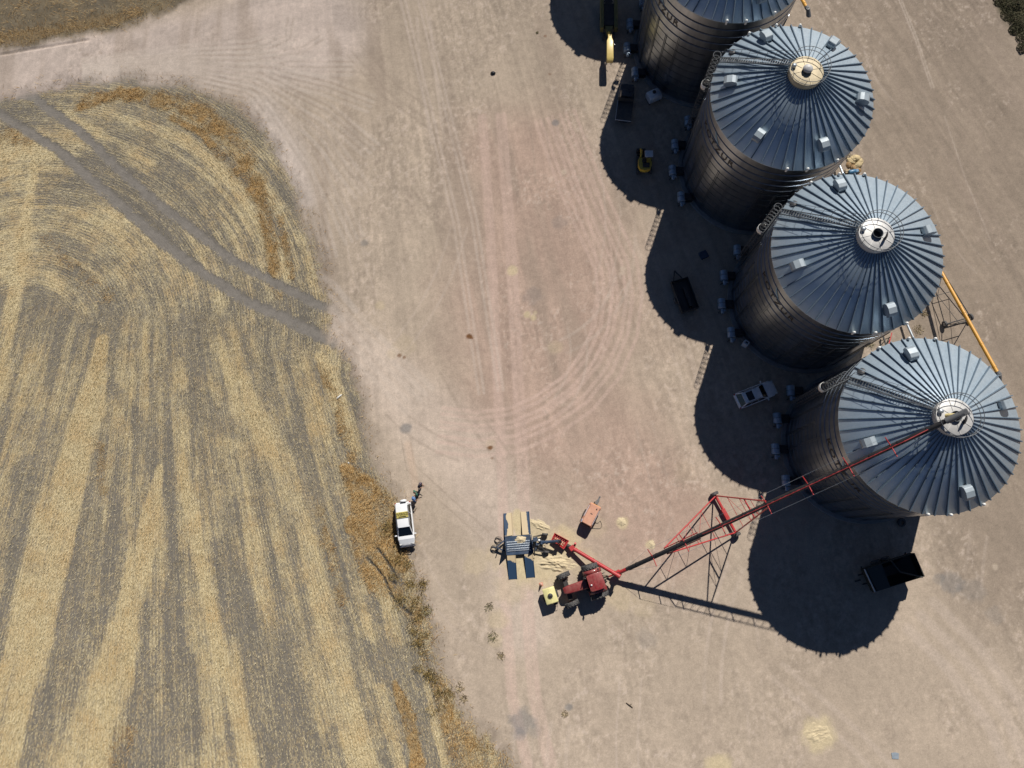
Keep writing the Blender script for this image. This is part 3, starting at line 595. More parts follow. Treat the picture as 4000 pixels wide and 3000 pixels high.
# ------------------------------------------------------------------ grain silos
SRT = 18.35           # top of the roof sheets; the peak cap stands on a drum above it
SR, SH, SHC, SRC = 7.99, 14.78, 18.82, 1.59           # wall radius, eave, cap height, cap radius
def silo_xy(n): return Vector((15.873, 80.387, 0)) if n == 0 else Vector((36.227 - 4.84 * (4 - n), 10.687 + 16.66 * (4 - n), 0))
def metal(name, base, rough, metallic, streak, var=.12, aniso=False):
    return mat(name, base, rough, metallic, var=var, scale=1.0, streak=streak)
def silo_wall_mat():
    m = bpy.data.materials.new('silo_wall'); m.use_nodes = True; t = m.node_tree; n = t.nodes; L = t.links; b = n['Principled BSDF']
    b.inputs['Metallic'].default_value = 1.0; b.inputs['Roughness'].default_value = .2
    tc = n.new('ShaderNodeTexCoord'); nz = n.new('ShaderNodeTexNoise'); mp = n.new('ShaderNodeMapping'); mp.inputs['Scale'].default_value = (1.4, 1.4, .25); L.new(tc.outputs['Object'], mp.inputs[0]); L.new(mp.outputs[0], nz.inputs['Vector']); nz.inputs['Scale'].default_value = 1.2; nz.inputs['Detail'].default_value = 6
    r = n.new('ShaderNodeValToRGB'); r.color_ramp.elements[0].position = .35; r.color_ramp.elements[0].color = (.28, .32, .37, 1); r.color_ramp.elements[1].position = .7; r.color_ramp.elements[1].color = (.38, .42, .46, 1); L.new(nz.outputs[0], r.inputs[0]); L.new(r.outputs[0], b.inputs['Base Color'])
    mr = n.new('ShaderNodeMapRange'); mr.inputs[3].default_value = .27; mr.inputs[4].default_value = .36; L.new(nz.outputs[0], mr.inputs[0]); L.new(mr.outputs[0], b.inputs['Roughness'])
    sp = n.new('ShaderNodeSeparateXYZ'); L.new(tc.outputs['Object'], sp.inputs[0])
    mu = n.new('ShaderNodeMath'); mu.operation = 'MULTIPLY'; mu.inputs[1].default_value = 2 * PI / .11; L.new(sp.outputs[2], mu.inputs[0])
    si = n.new('ShaderNodeMath'); si.operation = 'SINE'; L.new(mu.outputs[0], si.inputs[0])
    bp = n.new('ShaderNodeBump'); bp.inputs['Strength'].default_value = .03; bp.inputs['Distance'].default_value = .012; L.new(si.outputs[0], bp.inputs['Height']); L.new(bp.outputs[0], b.inputs['Normal'])
    return m
M['silo_wall'] = silo_wall_mat()
def roof_mat():
    m = bpy.data.materials.new('silo_roof'); m.use_nodes = True; t = m.node_tree; n = t.nodes; L = t.links; b = n['Principled BSDF']
    b.inputs['Metallic'].default_value = .45
    tc = n.new('ShaderNodeTexCoord')
    def nz(sc, d): q = n.new('ShaderNodeTexNoise'); q.inputs['Scale'].default_value = sc; q.inputs['Detail'].default_value = d; q.inputs['Roughness'].default_value = .7; L.new(tc.outputs['Object'], q.inputs['Vector']); return q.outputs[0]
    a = nz(1.1, 5); c = nz(7, 5)
    r = n.new('ShaderNodeValToRGB'); r.color_ramp.elements[0].position = .32; r.color_ramp.elements[0].color = (.36, .45, .53, 1); r.color_ramp.elements[1].position = .68; r.color_ramp.elements[1].color = (.48, .575, .65, 1)
    mm = n.new('ShaderNodeMath'); mm.operation = 'MULTIPLY_ADD'; mm.inputs[1].default_value = .55; L.new(a, mm.inputs[0]); m3 = n.new('ShaderNodeMath'); m3.operation = 'MULTIPLY'; m3.inputs[1].default_value = .45; L.new(c, m3.inputs[0]); L.new(m3.outputs[0], mm.inputs[2])
    L.new(mm.outputs[0], r.inputs[0]); L.new(r.outputs[0], b.inputs['Base Color'])
    mr = n.new('ShaderNodeMapRange'); mr.inputs[1].default_value = .3; mr.inputs[2].default_value = .7; mr.inputs[3].default_value = .34; mr.inputs[4].default_value = .5; L.new(c, mr.inputs[0]); L.new(mr.outputs[0], b.inputs['Roughness'])
    return m
M['silo_roof'] = roof_mat()
mat('concrete', (.22, .21, .2), .9, var=.2, scale=2, bump=.3)
mat('rail', (.10, .11, .12), .5, .3)
mat('vent_steel', (.30, .35, .385), .5, .1, var=.12, scale=2.0)
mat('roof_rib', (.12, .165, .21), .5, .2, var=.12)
mat('cap_clean', (.50, .49, .47), .5, .2, var=.12, scale=1.5)
mat('cap_dusty', (.50, .42, .28), .6, .15, var=.35, scale=.9)
mat('logo_ink', (.012, .012, .014), .5, var=.05)
mat('logo_blue', (.16, .30, .40), .45, var=.1)

def arc_text(word, R, z, a_mid, height, track=1.25):
    """letters bent round a wall of radius R; returns MB"""
    cu = bpy.data.curves.new('lettering_tmp', 'FONT'); cu.body = word; cu.size = height / .69; cu.space_character = track; cu.align_x = 'CENTER'; cu.resolution_u = 3; cu.offset = .012
    o = bpy.data.objects.new('lettering_tmp', cu); COL.objects.link(o)
    bpy.context.view_layer.update()
    me = bpy.data.meshes.new_from_object(o.evaluated_get(bpy.context.evaluated_depsgraph_get()))
    vs_ = [Vector(v.co) for v in me.vertices]; fs_ = [tuple(p.vertices) for p in me.polygons]
    bpy.data.objects.remove(o); bpy.data.curves.remove(cu); bpy.data.meshes.remove(me)
    mb = MB(); P = []
    for v in vs_:
        a = a_mid + v.x * 1.18 / R; P.append(((R) * math.cos(a), R * math.sin(a), z + v.y - height / 2))
    mb.add(P, fs_); return mb

def build_silo_shell(root):
    w_ = MB(); z = .25; ring = 1.1175; prof = []
    n = 13
    for i in range(n):
        z0 = .25 + i * ring; z1 = z0 + ring
        gw = .24 if i > 7 else .13; prof += [(SR + .01, z0), (SR + .01, z1 - gw), (SR - .06, z1 - gw * .85), (SR + .01, z1)]
    prof += [(SR + .02, SH)]
    for i in range(len(prof) - 1): w_.lathe(prof[i:i + 2], 144, smooth=True, mi=1 if prof[i + 1][0] != prof[i][0] and i % 4 == 2 else 0)
    # upright stiffeners, in pairs on the lower rings; sheet seams higher up
    for k in range(30):
        a = 2 * PI * k / 30 + .06; top = .25 + ring * (9 if k % 2 else 8)
        for da in (-.011, .011):
            p = Vector((math.cos(a + da), math.sin(a + da), 0)); w_.beam(p * (SR + .05) + Vector((0, 0, .25)), p * (SR + .05) + Vector((0, 0, top)), .07, .09, up=p)
    for i in range(n):
        for k in range(18):
            a = 2 * PI * (k + (.5 if i % 2 else 0)) / 18; p = Vector((math.cos(a), math.sin(a), 0)); z0 = .25 + i * ring
            w_.beam(p * (SR + .012) + Vector((0, 0, z0 + .03)), p * (SR + .012) + Vector((0, 0, z0 + ring - .25)), .045, .02, up=p)
    wall = w_.build('wall', [M['silo_wall'], mat('ring_seam_shade', (.02, .022, .027), .6)], root)  # groove faces coloured dark: sealant joint plus painted shade of the ring overlap
    me = wall.data
    f = MB(); f.lathe([(8.46, -.3), (8.46, .22), (8.42, .25), (SR - .3, .25)], 96); f.build('foundation', M['concrete'], root)
    # roof: 48 sheets with tall ribs
    r = MB(); r.lathe([(SRC - .1, SRT - .0), (SR + .1, SH - .02), (SR + .1, SH - .1)], 96, smooth=True)
    r.lathe([(SR - .4, SH - .06), (SR + .1, SH - .1)], 96)
    nb = 48
    for k in range(nb):
        a = 2 * PI * (k + .5) / nb; p = Vector((math.cos(a), math.sin(a), 0)); s_ = Vector((-p.y, p.x, 0))
        sl = Vector((p.x * (SR - SRC), p.y * (SR - SRC), SH - SRT)).normalized(); nr = Vector((p.x * (SRT - SH), p.y * (SRT - SH), SR - SRC)).normalized()
        A = p * (SRC + .02) + Vector((0, 0, SRT - .04)); B = p * (SR + .1) + Vector((0, 0, SH - .04))
        hgt, wb, wt = .22, .055, .045
        P = []
        for q, sc_ in ((A, .5), (B, 1)):
            P += [q - s_ * wb * sc_, q + s_ * wb * sc_, q + s_ * wt * sc_ + nr * hgt * sc_, q - s_ * wt * sc_ + nr * hgt * sc_]
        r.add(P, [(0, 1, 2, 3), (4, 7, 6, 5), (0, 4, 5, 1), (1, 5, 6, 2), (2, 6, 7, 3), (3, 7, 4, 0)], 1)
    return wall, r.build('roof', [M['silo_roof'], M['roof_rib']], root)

def roof_frame(ang, rad):
    p = Vector((math.cos(ang), math.sin(ang), 0)); z = SH + (SR - rad) / (SR - SRC) * (SRT - SH)
    return p * rad + Vector((0, 0, z)), p
def build_vent():
    """hooded roof vent, local x down the slope"""
    v = MB(); w2 = .39
    poly = [(-.6, -.1), (-.6, .62), (-.46, .84), (-.1, .95), (.42, .86), (.68, .62), (.68, .22), (.5, .2), (.42, -.4)]
    v.prism(poly, 'y', -w2, w2)
    return v
def dome_rail(root):
    g = MB()
    R_ = SRC + .03; z0 = SHC + .1
    a0, a1 = math.radians(165), math.radians(165 + 318)
    for h in (.55, 1.05):
        pts = [(R_ * 1.16 * math.cos(a0 + (a1 - a0) * i / 40), R_ * 1.16 * math.sin(a0 + (a1 - a0) * i / 40), z0 + h) for i in range(41)]
        g.path(pts, .032, 6)
    for k in range(8):
        a = a0 + (a1 - a0) * k / 7; g.tube((R_ * math.cos(a), R_ * math.sin(a), z0 - .1), (R_ * 1.16 * math.cos(a), R_ * 1.16 * math.sin(a), z0 + 1.06), .022, 6)
    return g.build('guard_rail', M['rail'], root)
def build_ladders(root):
    a = math.radians(149); p = Vector((math.cos(a), math.sin(a), 0)); s_ = Vector((-p.y, p.x, 0))
    # roof walkway with hooped rails
    g = MB()
    A = p * (SR + .1) + Vector((0, 0, SH + .2)); B = p * (SRC + .15) + Vector((0, 0, SHC + .15)); d = B - A
    for o in (-.3, .3):
        g.beam(A + s_ * o, B + s_ * o, .06, .1)
    nr = Vector((0, 0, 1))
    for i in range(30):
        q = A + d * (i / 29); g.beam(q - s_ * .3, q + s_ * .3, .05, .035)
    for o in (-.55, .55):
        for h in (.5, 1.0): g.path([A + s_ * o + nr * h, B + s_ * o + nr * h], .02, 6)
        for i in range(9):
            q = A + d * (i / 8); g.tube(q + s_ * (o * .55), q + s_ * o + nr * 1.0, .02, 6)
    g.build('roof_walkway', M['rail'], root)
    c = MB()
    rb = SR + .18
    for o in (-.22, .22): c.beam(p * rb + s_ * o + Vector((0, 0, .6)), p * rb + s_ * o + Vector((0, 0, SH + 1.1)), .05, .05)
    for i in range(46): c.tube(p * rb - s_ * .22 + Vector((0, 0, .8 + .31 * i)), p * rb + s_ * .22 + Vector((0, 0, .8 + .31 * i)), .014, 6)
    hz = [2.4 + .62 * i for i in range(22)]
    def hoop(zz): return [p * (rb + .38 * (1 - math.cos(t)) ) + s_ * (.42 * math.sin(t) if True else 0) + Vector((0, 0, zz)) for t in [2 * PI * i / 16 for i in range(16)]]
    for zz in hz: c.path(hoop(zz), .026, 6, closed=True)
    for t in (PI * .55, PI * .8, PI, PI * 1.2, PI * 1.45):
        q = p * (rb + .38 * (1 - math.cos(t))) + s_ * (.42 * math.sin(t)); c.tube(q + Vector((0, 0, hz[0])), q + Vector((0, 0, hz[-1])), .02, 6)
    c.build('ladder_cage', M['rail'], root)
    h = MB(); zc = 10.4
    h.lathe([(.46, -.3), (.48, -.3), (.48, .3), (.46, .3)], 20, p * (rb + .4) + Vector((0, 0, zc)), a0=a - 1.9, a1=a + 1.9); h.build('landing_drum', M['white'], root)
def build_silo(n, label, vents, cap, lid, lettering=True):
    t = empty('grain_silo', silo_xy(n), 0, label, 'silo', 'corrugated steel grain silos in a row')
    wall, roof = build_silo_shell(t) if not SHELL else [copy_part(x, t) for x in SHELL]
    if not SHELL: SHELL.extend([wall, roof])
    else:
        for x in list(SHELL[0].parent.children):
            if x.name.split('.')[0] == 'foundation': copy_part(x, t)
    tx = arc_text('KOTZUR', SR + .05, 11.86, math.radians(-153.5), .74); tx.build('lettering', M['logo_ink'], wall)
    bl = MB(); a0 = math.radians(-157.5); P = []
    for i in range(9):   # leaf-shaped mark above the word
        k = i / 8; zz = 13.66 - .95 * k; wd = .04 + .42 * k ** 1.3; am = a0 + .10 * k ** 1.5
        P += [((SR + .05) * math.cos(am - wd / SR), (SR + .05) * math.sin(am - wd / SR), zz), ((SR + .05) * math.cos(am + wd / SR * .8), (SR + .05) * math.sin(am + wd / SR * .8), zz - .25 * k)]
    bl.add(P, [(2 * i, 2 * i + 1, 2 * i + 3, 2 * i + 2) for i in range(8)]); bl.build('leaf_mark', M['logo_blue'], wall)
    for i, va in enumerate(vents):
        a = math.radians(va); q, p = roof_frame(a, 6.35)
        if 'vent' not in PROTO:
            o = build_vent().build('roof_vent', M['vent_steel'], t, bevel=.05); PROTO['vent'] = o
        else: o = PROTO['vent'].copy(); COL.objects.link(o); o.parent = t
        o.location = q; o.rotation_euler = (0, math.atan2(SRT - SH, SR - SRC) * .35, a)
    # eave knobs
    for va in (80, 97, -98, -84, -62, 118):
        k = MB(); a = math.radians(va); k.lathe([(.0, .18), (.11, .15), (.14, 0), (.11, -.15), (.1, -.45)], 12, Vector(((SR + .12) * math.cos(a), (SR + .12) * math.sin(a), SH + .2))); k.build('eave_knob', M['white'], t)
    hq, hp = roof_frame(math.radians(139.5), 7.5); hb = MB(); sl = Matrix.Rotation(math.radians(139.5), 3, 'Z') @ Matrix.Rotation(math.atan2(SRT - SH, SR - SRC), 3, 'Y')
    hb.lathe([(.34, -.05), (.34, .1), (.3, .14), (0, .15)], 20, hq + Vector((0, 0, .06)), sl); hb.build('roof_hatch', M['dark_steel'], t)
    c = MB(); c.lathe([(SRC + .02, SRT - .12), (SRC + .02, SHC + .06), (SRC - .04, SHC + .1), (.5, SHC + .16), (.42, SHC + .16)], 48)
    for k in range(8):
        a = 2 * PI * k / 8 + .2; c.beam((.5 * math.cos(a), .5 * math.sin(a), SHC + .165), (SRC * .97 * math.cos(a), SRC * .97 * math.sin(a), SHC + .115), .05, .05)
    co = c.build('peak_cap', M[cap], t)
    col_ = MB(); col_.lathe([(.42, SHC - .5), (.42, SHC + .42), (.47, SHC + .44), (.47, SHC + .40), (.43, SHC + .2)], 28); col_.build('fill_collar', M['rail'], co)
    ins = MB(); ins.lathe([(.40, SHC - .1), (0, SHC - .1)], 28); ins.build('fill_hole', M['black'], co)
    if lid == 'closed':
        l_ = MB(); l_.lathe([(.47, SHC + .45), (.44, SHC + .52), (.3, SHC + .66), (.0, SHC + .74)], 28); l_.build('fill_lid', M['cap_clean'], co)
    else:
        l_ = MB(); R = rot3(0, math.radians(72), math.radians(-25)); l_.lathe([(.45, 0), (.42, .06), (.25, .14), (0, .18)], 24, Vector((.55, -.36, SHC + .55)), R); l_.build('fill_lid', M['dark_steel'], co)
    ht = MB(); ht.lathe([(.2, 0), (.2, .3), (.16, .34), (0, .36)], 16, Vector((-1.2, .45, SHC + .1))); ht.build('inspection_cap', M['galv'], co)
    dome_rail(t) if 'rail' not in PROTO else None
    if 'rail' not in PROTO:
        PROTO['rail'] = [x for x in t.children if x.name.split('.')[0] == 'guard_rail'][0]; build_ladders(t)
        PROTO['lad'] = [x for x in t.children if x.name.split('.')[0] in ('roof_walkway', 'ladder_cage', 'landing_drum')]
    else:
        for x in [PROTO['rail']] + PROTO['lad']: copy_part(x, t)
    return t
def copy_part(o, parent):
    c = o.copy(); COL.objects.link(c); c.parent = parent; return c
SHELL, PROTO = [], {}
V6 = (113, 51.5, -11, -71, -128.5, 172); V4 = (104, 14, -73.5, -164)
build_silo(2, 'grain silo whose peak cap is yellowed with grain dust, its round lid shut', V6, 'cap_dusty', 'closed')
build_silo(3, 'grain silo with clean bare peak cap and open dark fill hole, beside the yellow auger', V4, 'cap_clean', 'open')
build_silo(4, 'grain silo with the red auger spout over its peak, nearest the tractor', V4, 'cap_clean', 'none')
build_silo(1, 'grain silo cut off by the top of the photo, only its lower roof showing', V6, 'cap_dusty', 'closed')
build_silo(0, 'grain silo beyond the top of the photo, known by its round shadow on the yard', V6, 'cap_dusty', 'closed')

# ------------------------------------------------------------------ aeration fans
mat('fan_blue', (.30, .38, .46), .42, .3, var=.12)
def build_fan():
    t = empty('aeration_fan', (0, 0, 0))
    h = MB(); R = rot3(PI / 2, 0, 0)
    h.lathe([(.36, -.58), (.44, -.56), (.46, -.5), (.46, -.04), (.48, 0), (.46, .04), (.46, .5), (.44, .56), (.36, .58)], 24, (0, .12, .62), R, caps=True); hs = h.build('fan_housing', M['fan_blue'], t)
    b = MB(); b.lathe([(.475, -.03), (.475, .03)], 24, (0, .12, .62), R); b.build('band', M['dark_steel'], hs)
    m_ = MB(); m_.lathe([(.1, -.28), (.19, -.25), (.2, -.2), (.2, .2), (.15, .26)], 16, (.03, -.75, .62), R, caps=True); m_.box((.2, -.72, .82), (.16, .2, .14)); m_.build('motor', M['fan_blue'], t)
    l = MB()
    for y in (-.75, -.3, .5):
        for x in (-.3, .3): l.beam((x, y, 0), (x * .8, y, .4), .06)
        l.beam((-.3, y, .3), (.3, y, .3), .06)
    l.beam((0, -.78, .3), (0, .53, .3), .07)
    l.build('stand', M['dark_steel'], t)
    d = MB(); d.loft([[(.3, -.3, .25), (.3, .5, .25), (.3, .5, .95), (.3, -.3, .95)], [(1.3, -.35, .1), (1.3, .5, .1), (1.3, .5, .8), (1.3, -.35, .8)]], smooth=False); d.build('air_duct', M['black'], t)
    j = MB(); j.box((.38, -.7, .55), (.12, .16, .2)); j.build('switch_box', M['chrome'], t)
    return t
FA = {0: 139.8, 1: 161.8, 2: -176.9, 3: -154.9}
nth = ('first', 'second', 'third', 'fourth')
sn = {1: 'silo at the top edge', 2: 'silo with the yellowed peak cap', 3: 'silo with the open clean peak cap', 4: 'silo that the red auger fills'}
f0 = None
for n in (1, 2, 3, 4):
    for k in range(4):
        a = math.radians(FA[k]); q = silo_xy(n) + Vector((9.28 * math.cos(a), 9.28 * math.sin(a), 0))
        o = build_fan() if f0 is None else copy_tree(f0); f0 = f0 or o
        o.location = q; o.rotation_euler = (0, 0, 0)
        tag(o, f'blue-grey aeration fan, {nth[k]} from the ladder, at the {sn[n]}', 'fan', 'aeration fans at the silo feet')
# ------------------------------------------------------------------ vehicles and machines
def panel(mb, P, thick=.03, inset=0.0):
    """thin solid pane from four corners (outer face), with its margins drawn in"""
    P = [Vector(p) for p in P]; c = sum(P, Vector()) / len(P)
    if inset: P = [p + (c - p).normalized() * inset for p in P]
    n = (P[1] - P[0]).cross(P[2] - P[0]).normalized(); k = len(P)
    Q = [p + n * thick * .5 for p in P] + [p - n * thick for p in P]
    mb.add(Q, [tuple(range(k)), tuple(range(k, 2 * k))[::-1]] + [(i, (i + 1) % k, k + (i + 1) % k, k + i) for i in range(k)])
    return mb
def lerp(a, b, t): return Vector(a) * (1 - t) + Vector(b) * t
def heading(p, q): d = q - p; return math.atan2(d.y, d.x)
mat('lamp_glass', (.6, .6, .58), .12, 0, var=.05); mat('tail_red', (.35, .01, .01), .25)
mat('skin', (.42, .25, .17), .6); mat('plastic_grey', (.11, .115, .12), .6, dust=.15)

def suv_body(t, L=4.75, W=1.86, belt=1.06, roof=1.86, wb=-2.28, hood_x=.98, wt=.28, hood_z=1.02, rearslope=.16, paint='white_paint', round_nose=.32):
    h = W / 2; xr, xf = -L / 2, L / 2
    S = []
    for x, hw, z0, z1 in ((xr, h * .86, .45, belt - .12), (xr + .1, h * .96, .36, belt - .02), (xr + .6, h, .34, belt), (-.4, h, .34, belt), (hood_x, h * .99, .34, belt), (hood_x + .35, h * .985, .34, hood_z + .02), (xf - .55, h * .95, .34, hood_z - .05), (xf - .22, h * (.95 - round_nose * .35), .36, hood_z - .12), (xf - .02, h * (.86 - round_nose * .6), .42, hood_z - .28)):
        S.append(rrect(x, hw * 2, 0, z0, z1, .12, 4))
    b = MB().loft(S); 
    hb, ht = h * .93, h * .73
    B = {(sx, sy): Vector((hood_x + .05 if sx > 0 else xr + .14, sy * (hb if sx < 0 else hb * .97), belt - .06)) for sx in (1, -1) for sy in (1, -1)}
    T = {(sx, sy): Vector((wt if sx > 0 else xr + .14 + rearslope, sy * ht * (1 if sx < 0 else .97), roof - .07)) for sx in (1, -1) for sy in (1, -1)}
    lo = [B[1, 1], B[-1, 1], B[-1, -1], B[1, -1]]; up = [T[1, 1], T[-1, 1], T[-1, -1], T[1, -1]]
    b.loft([lo, up], smooth=False)
    body = b.build('body', M[paint], t, bevel=.04, seg=2)
    r = MB(); S = []
    for x, k in ((T[-1, 1].x - .08, .86), (T[-1, 1].x + .1, .98), (-.4, 1.0), (wt - .12, .98), (wt + .06, .88)): S.append(rrect(x, ht * 2 * k + .04, 0, roof - .1, roof - .01 + .02 * (k > .95), .045, 3))
    r.loft(S).build('roof', M[paint], t)
    ws = MB(); panel(ws, [B[1, -1], B[1, 1], T[1, 1], T[1, -1]], .03, .085); ws.build('windscreen', M['glass'], t)
    rw = MB(); panel(rw, [B[-1, 1], B[-1, -1], T[-1, -1], T[-1, 1]], .03, .09); rw.build('rear_window', M['glass'], t)
    for sy in (1, -1):
        cuts = [.04, .335, .36, .64, .665, .965]
        for i in (0, 2, 4):
            a0, a1 = cuts[i], cuts[i + 1]
            q = [lerp(B[-1, sy], B[1, sy], a0), lerp(B[-1, sy], B[1, sy], a1), lerp(T[-1, sy], T[1, sy], a1), lerp(T[-1, sy], T[1, sy], a0)]
            q = [lerp(q[0], q[3], .14), lerp(q[1], q[2], .14), lerp(q[1], q[2], .9), lerp(q[0], q[3], .9)]
            if sy < 0: q = [q[1], q[0], q[3], q[2]]
            panel(MB(), q, .02); w_ = MB(); panel(w_, q, .02); w_.build('side_window', M['glass'], t)
        m_ = MB(); m_.box((hood_x - .12, sy * (h + .13), belt + .08), (.13, .24, .17)); m_.build('wing_mirror', M[paint], t, bevel=.03)
        hl = MB(); hl.box((xf - .2, sy * h * .68, hood_z - .2), (.2, .34, .14), rot3(0, 0, -sy * .35)); hl.build('headlight', M['lamp_glass'], t, bevel=.02)
        tl = MB(); tl.box((xr + .06, sy * h * .86, belt - .2), (.1, .16, .36)); tl.build('tail_light', M['tail_red'], t, bevel=.02)
    for x in (L * .29, -L * .29):
        for sy in (1, -1): wheel(t, (x, sy * (h - .14), .37), .37, .25, rimr=.62)
    return T, B
# --- white four-wheel drive with the OVERSIZE board
p_r, p_f = at(1572.8, 1957, .7), at(1592.8, 2135.9, .7); ang = heading(p_r, p_f); c = (p_r + p_f) / 2; c.z = 0
t = empty('four_wheel_drive', c, ang, 'white four-wheel drive carrying a yellow OVERSIZE roof board, beside the grass verge', 'car')
suv_body(t, L=4.6, W=1.82, belt=1.12, roof=1.9, hood_x=1.3, wt=.34, hood_z=1.12, round_nose=.12)
b = MB(); b.tube((2.42, -.78, .72), (2.42, .78, .72), .05); b.tube((2.38, -.6, 1.05), (2.38, .6, 1.05), .04)
for y in (-.6, -.2, .2, .6): b.tube((2.44, y, .5), (2.38, y, 1.05), .04)
b.box((2.38, 0, .55), (.16, 1.7, .2)); b.build('bull_bar', M['chrome'], t, bevel=.02)
for sy in (1, -1):
    r_ = MB(); r_.beam((-1.9, sy * .66, 1.95), (.2, sy * .64, 1.95), .05, .05); r_.build('roof_rail', M['plastic_grey'], t)
sp = MB(); sp.lathe([(.0, .14), (.3, .14), (.37, .1), (.38, -.1), (.3, -.14)], 24, (-2.42, .12, 1.02), rot3(0, -PI / 2, 0)); sp.build('spare_wheel_cover', M['white_paint'], t)
sg = MB(); sg.box((0, 0, 0), (.05, 1.26, .66)); sgo = sg.build('oversize_sign', M['yellow_sign'] if 'yellow_sign' in M else mat('yellow_sign', (.72, .60, .17), .45, var=.05), t, bevel=.01)
sgo.location = (-.9, 0, 2.12); sgo.rotation_euler = (0, math.radians(-66), 0)
def flat_text(word, h, parent, name, material, loc, rot, squash=1.0, bold=.004):
    cu = bpy.data.curves.new('lettering_tmp', 'FONT'); cu.body = word; cu.size = h / .69; cu.align_x = 'CENTER'; cu.resolution_u = 3; cu.offset = bold; cu.extrude = .004
    o = bpy.data.objects.new('lettering_tmp', cu); COL.objects.link(o); bpy.context.view_layer.update()
    me = bpy.data.meshes.new_from_object(o.evaluated_get(bpy.context.evaluated_depsgraph_get()))
    for v in me.vertices: v.co.x *= squash
    bpy.data.objects.remove(o); bpy.data.curves.remove(cu); me.name = name; me.materials.clear(); me.materials.append(material)
    q = bpy.data.objects.new(name, me); COL.objects.link(q); q.parent = parent; q.location = loc; q.rotation_euler = rot; return q
# board faces up and backwards: local +x of the board is its face, z its height, y its width
ink = mat('sign_ink', (.02, .018, .015), .5)
flat_text('OVERSIZE', .28, sgo, 'lettering', ink, (.026, 0, -.06), (PI / 2, 0, PI / 2), .86)
u = MB(); u.box((.028, 0, -.2), (.012, .8, .09)); u.build('underline', ink, sgo)
ft = MB()
for sy in (-.55, .55): ft.beam((-1.1, sy, 1.88), (-.85, sy, 2.05), .04); ft.box((-.95, sy * 1.13, 1.98), (.12, .08, .12))
ft.build('sign_bracket', M['orange'], t)

# --- white wagon parked in the bins' shade
c_ = lambda x, y, z: at(2850 + x * 250 / 2212, 1450 + y * 250 / 2212, z)
p_r, p_f = c_(250, 1055, .8), c_(1590, 530, .8); ang = heading(p_r, p_f); c = (p_r + p_f) / 2; c.z = 0
t = empty('parked_car', c, ang, 'white wagon with dark sunroof parked in the shade between the silos', 'car')
suv_body(t, L=4.68, W=1.85, belt=1.0, roof=1.68, hood_x=1.02, wt=.2, hood_z=.98, rearslope=.5, round_nose=.55)
s_ = MB(); s_.box((-1.0, 0, 1.685), (.75, 1.0, .03)); s_.build('sunroof', M['glass'], t, bevel=.05)
for sy in (1, -1): r_ = MB(); r_.beam((-1.6, sy * .63, 1.71), (.0, sy * .63, 1.71), .04); r_.build('roof_rail', M['plastic_grey'], t)

# --- dark tray truck in shade
q_ = lambda x, y, z=0: at(2000 + x * .36166, y * .36166, z)
p_r, p_f = q_(1195, 1335, .6), q_(1250, 905, .6); ang = heading(p_r, p_f); c = (p_r + p_f) / 2; c.z = 0
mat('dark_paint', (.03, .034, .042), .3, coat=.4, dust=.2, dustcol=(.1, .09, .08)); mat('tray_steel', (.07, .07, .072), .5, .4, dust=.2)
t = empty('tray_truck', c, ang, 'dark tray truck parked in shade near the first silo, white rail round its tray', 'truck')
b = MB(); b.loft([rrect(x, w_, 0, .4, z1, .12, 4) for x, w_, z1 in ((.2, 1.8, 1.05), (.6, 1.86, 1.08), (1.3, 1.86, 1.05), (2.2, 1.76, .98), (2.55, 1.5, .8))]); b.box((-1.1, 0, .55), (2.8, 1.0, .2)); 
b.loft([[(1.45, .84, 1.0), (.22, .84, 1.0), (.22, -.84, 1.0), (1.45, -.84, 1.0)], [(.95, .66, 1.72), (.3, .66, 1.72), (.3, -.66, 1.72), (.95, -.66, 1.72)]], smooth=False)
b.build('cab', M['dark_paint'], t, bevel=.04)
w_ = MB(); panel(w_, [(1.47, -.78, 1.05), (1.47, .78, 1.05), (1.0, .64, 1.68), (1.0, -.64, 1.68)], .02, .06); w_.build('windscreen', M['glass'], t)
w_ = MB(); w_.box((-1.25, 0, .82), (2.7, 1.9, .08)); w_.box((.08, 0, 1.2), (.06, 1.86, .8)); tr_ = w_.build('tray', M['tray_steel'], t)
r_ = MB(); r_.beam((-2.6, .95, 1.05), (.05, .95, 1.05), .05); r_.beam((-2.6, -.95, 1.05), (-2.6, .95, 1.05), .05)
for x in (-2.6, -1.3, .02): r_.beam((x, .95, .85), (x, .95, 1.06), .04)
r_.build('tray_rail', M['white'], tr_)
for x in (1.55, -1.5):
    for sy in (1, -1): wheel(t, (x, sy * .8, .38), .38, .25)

# --- tractor with front tank
tp = lambda x, y, z=0: at(2050 + x * .18083, 2150 + y * .18083, z)
ra, fa = tp(1515, 655, .95), tp(925, 845, .7); ang = heading(ra, fa); ra.z = 0
t = empty('tractor', ra, ang, 'red tractor with a pale yellow tank on its nose, hitched to the red grain auger', 'tractor')
WB = (fa - at(2323.9, 2268.4, .95)).xy.length
hood = MB().loft([rrect(x, w_, 0, .95, z1, .14, 4) for x, w_, z1 in ((.95, .92, 1.78), (1.6, .92, 1.76), (2.4, .88, 1.68), (2.95, .84, 1.6), (3.35, .74, 1.5), (3.5, .56, 1.36))]); hood.build('hood', M['deep_red'], t)
ch = MB(); ch.box((1.2, 0, .8), (4.4, .62, .5)); ch.box((WB, 0, .7), (.5, 2.2, .24)); ch.box((0, 0, .95), (.9, 2.3, .5)); ch.tube((-.2, -1.3, .95), (-.2, 1.3, .95), .12); ch.build('chassis', M['black'], t, bevel=.04)
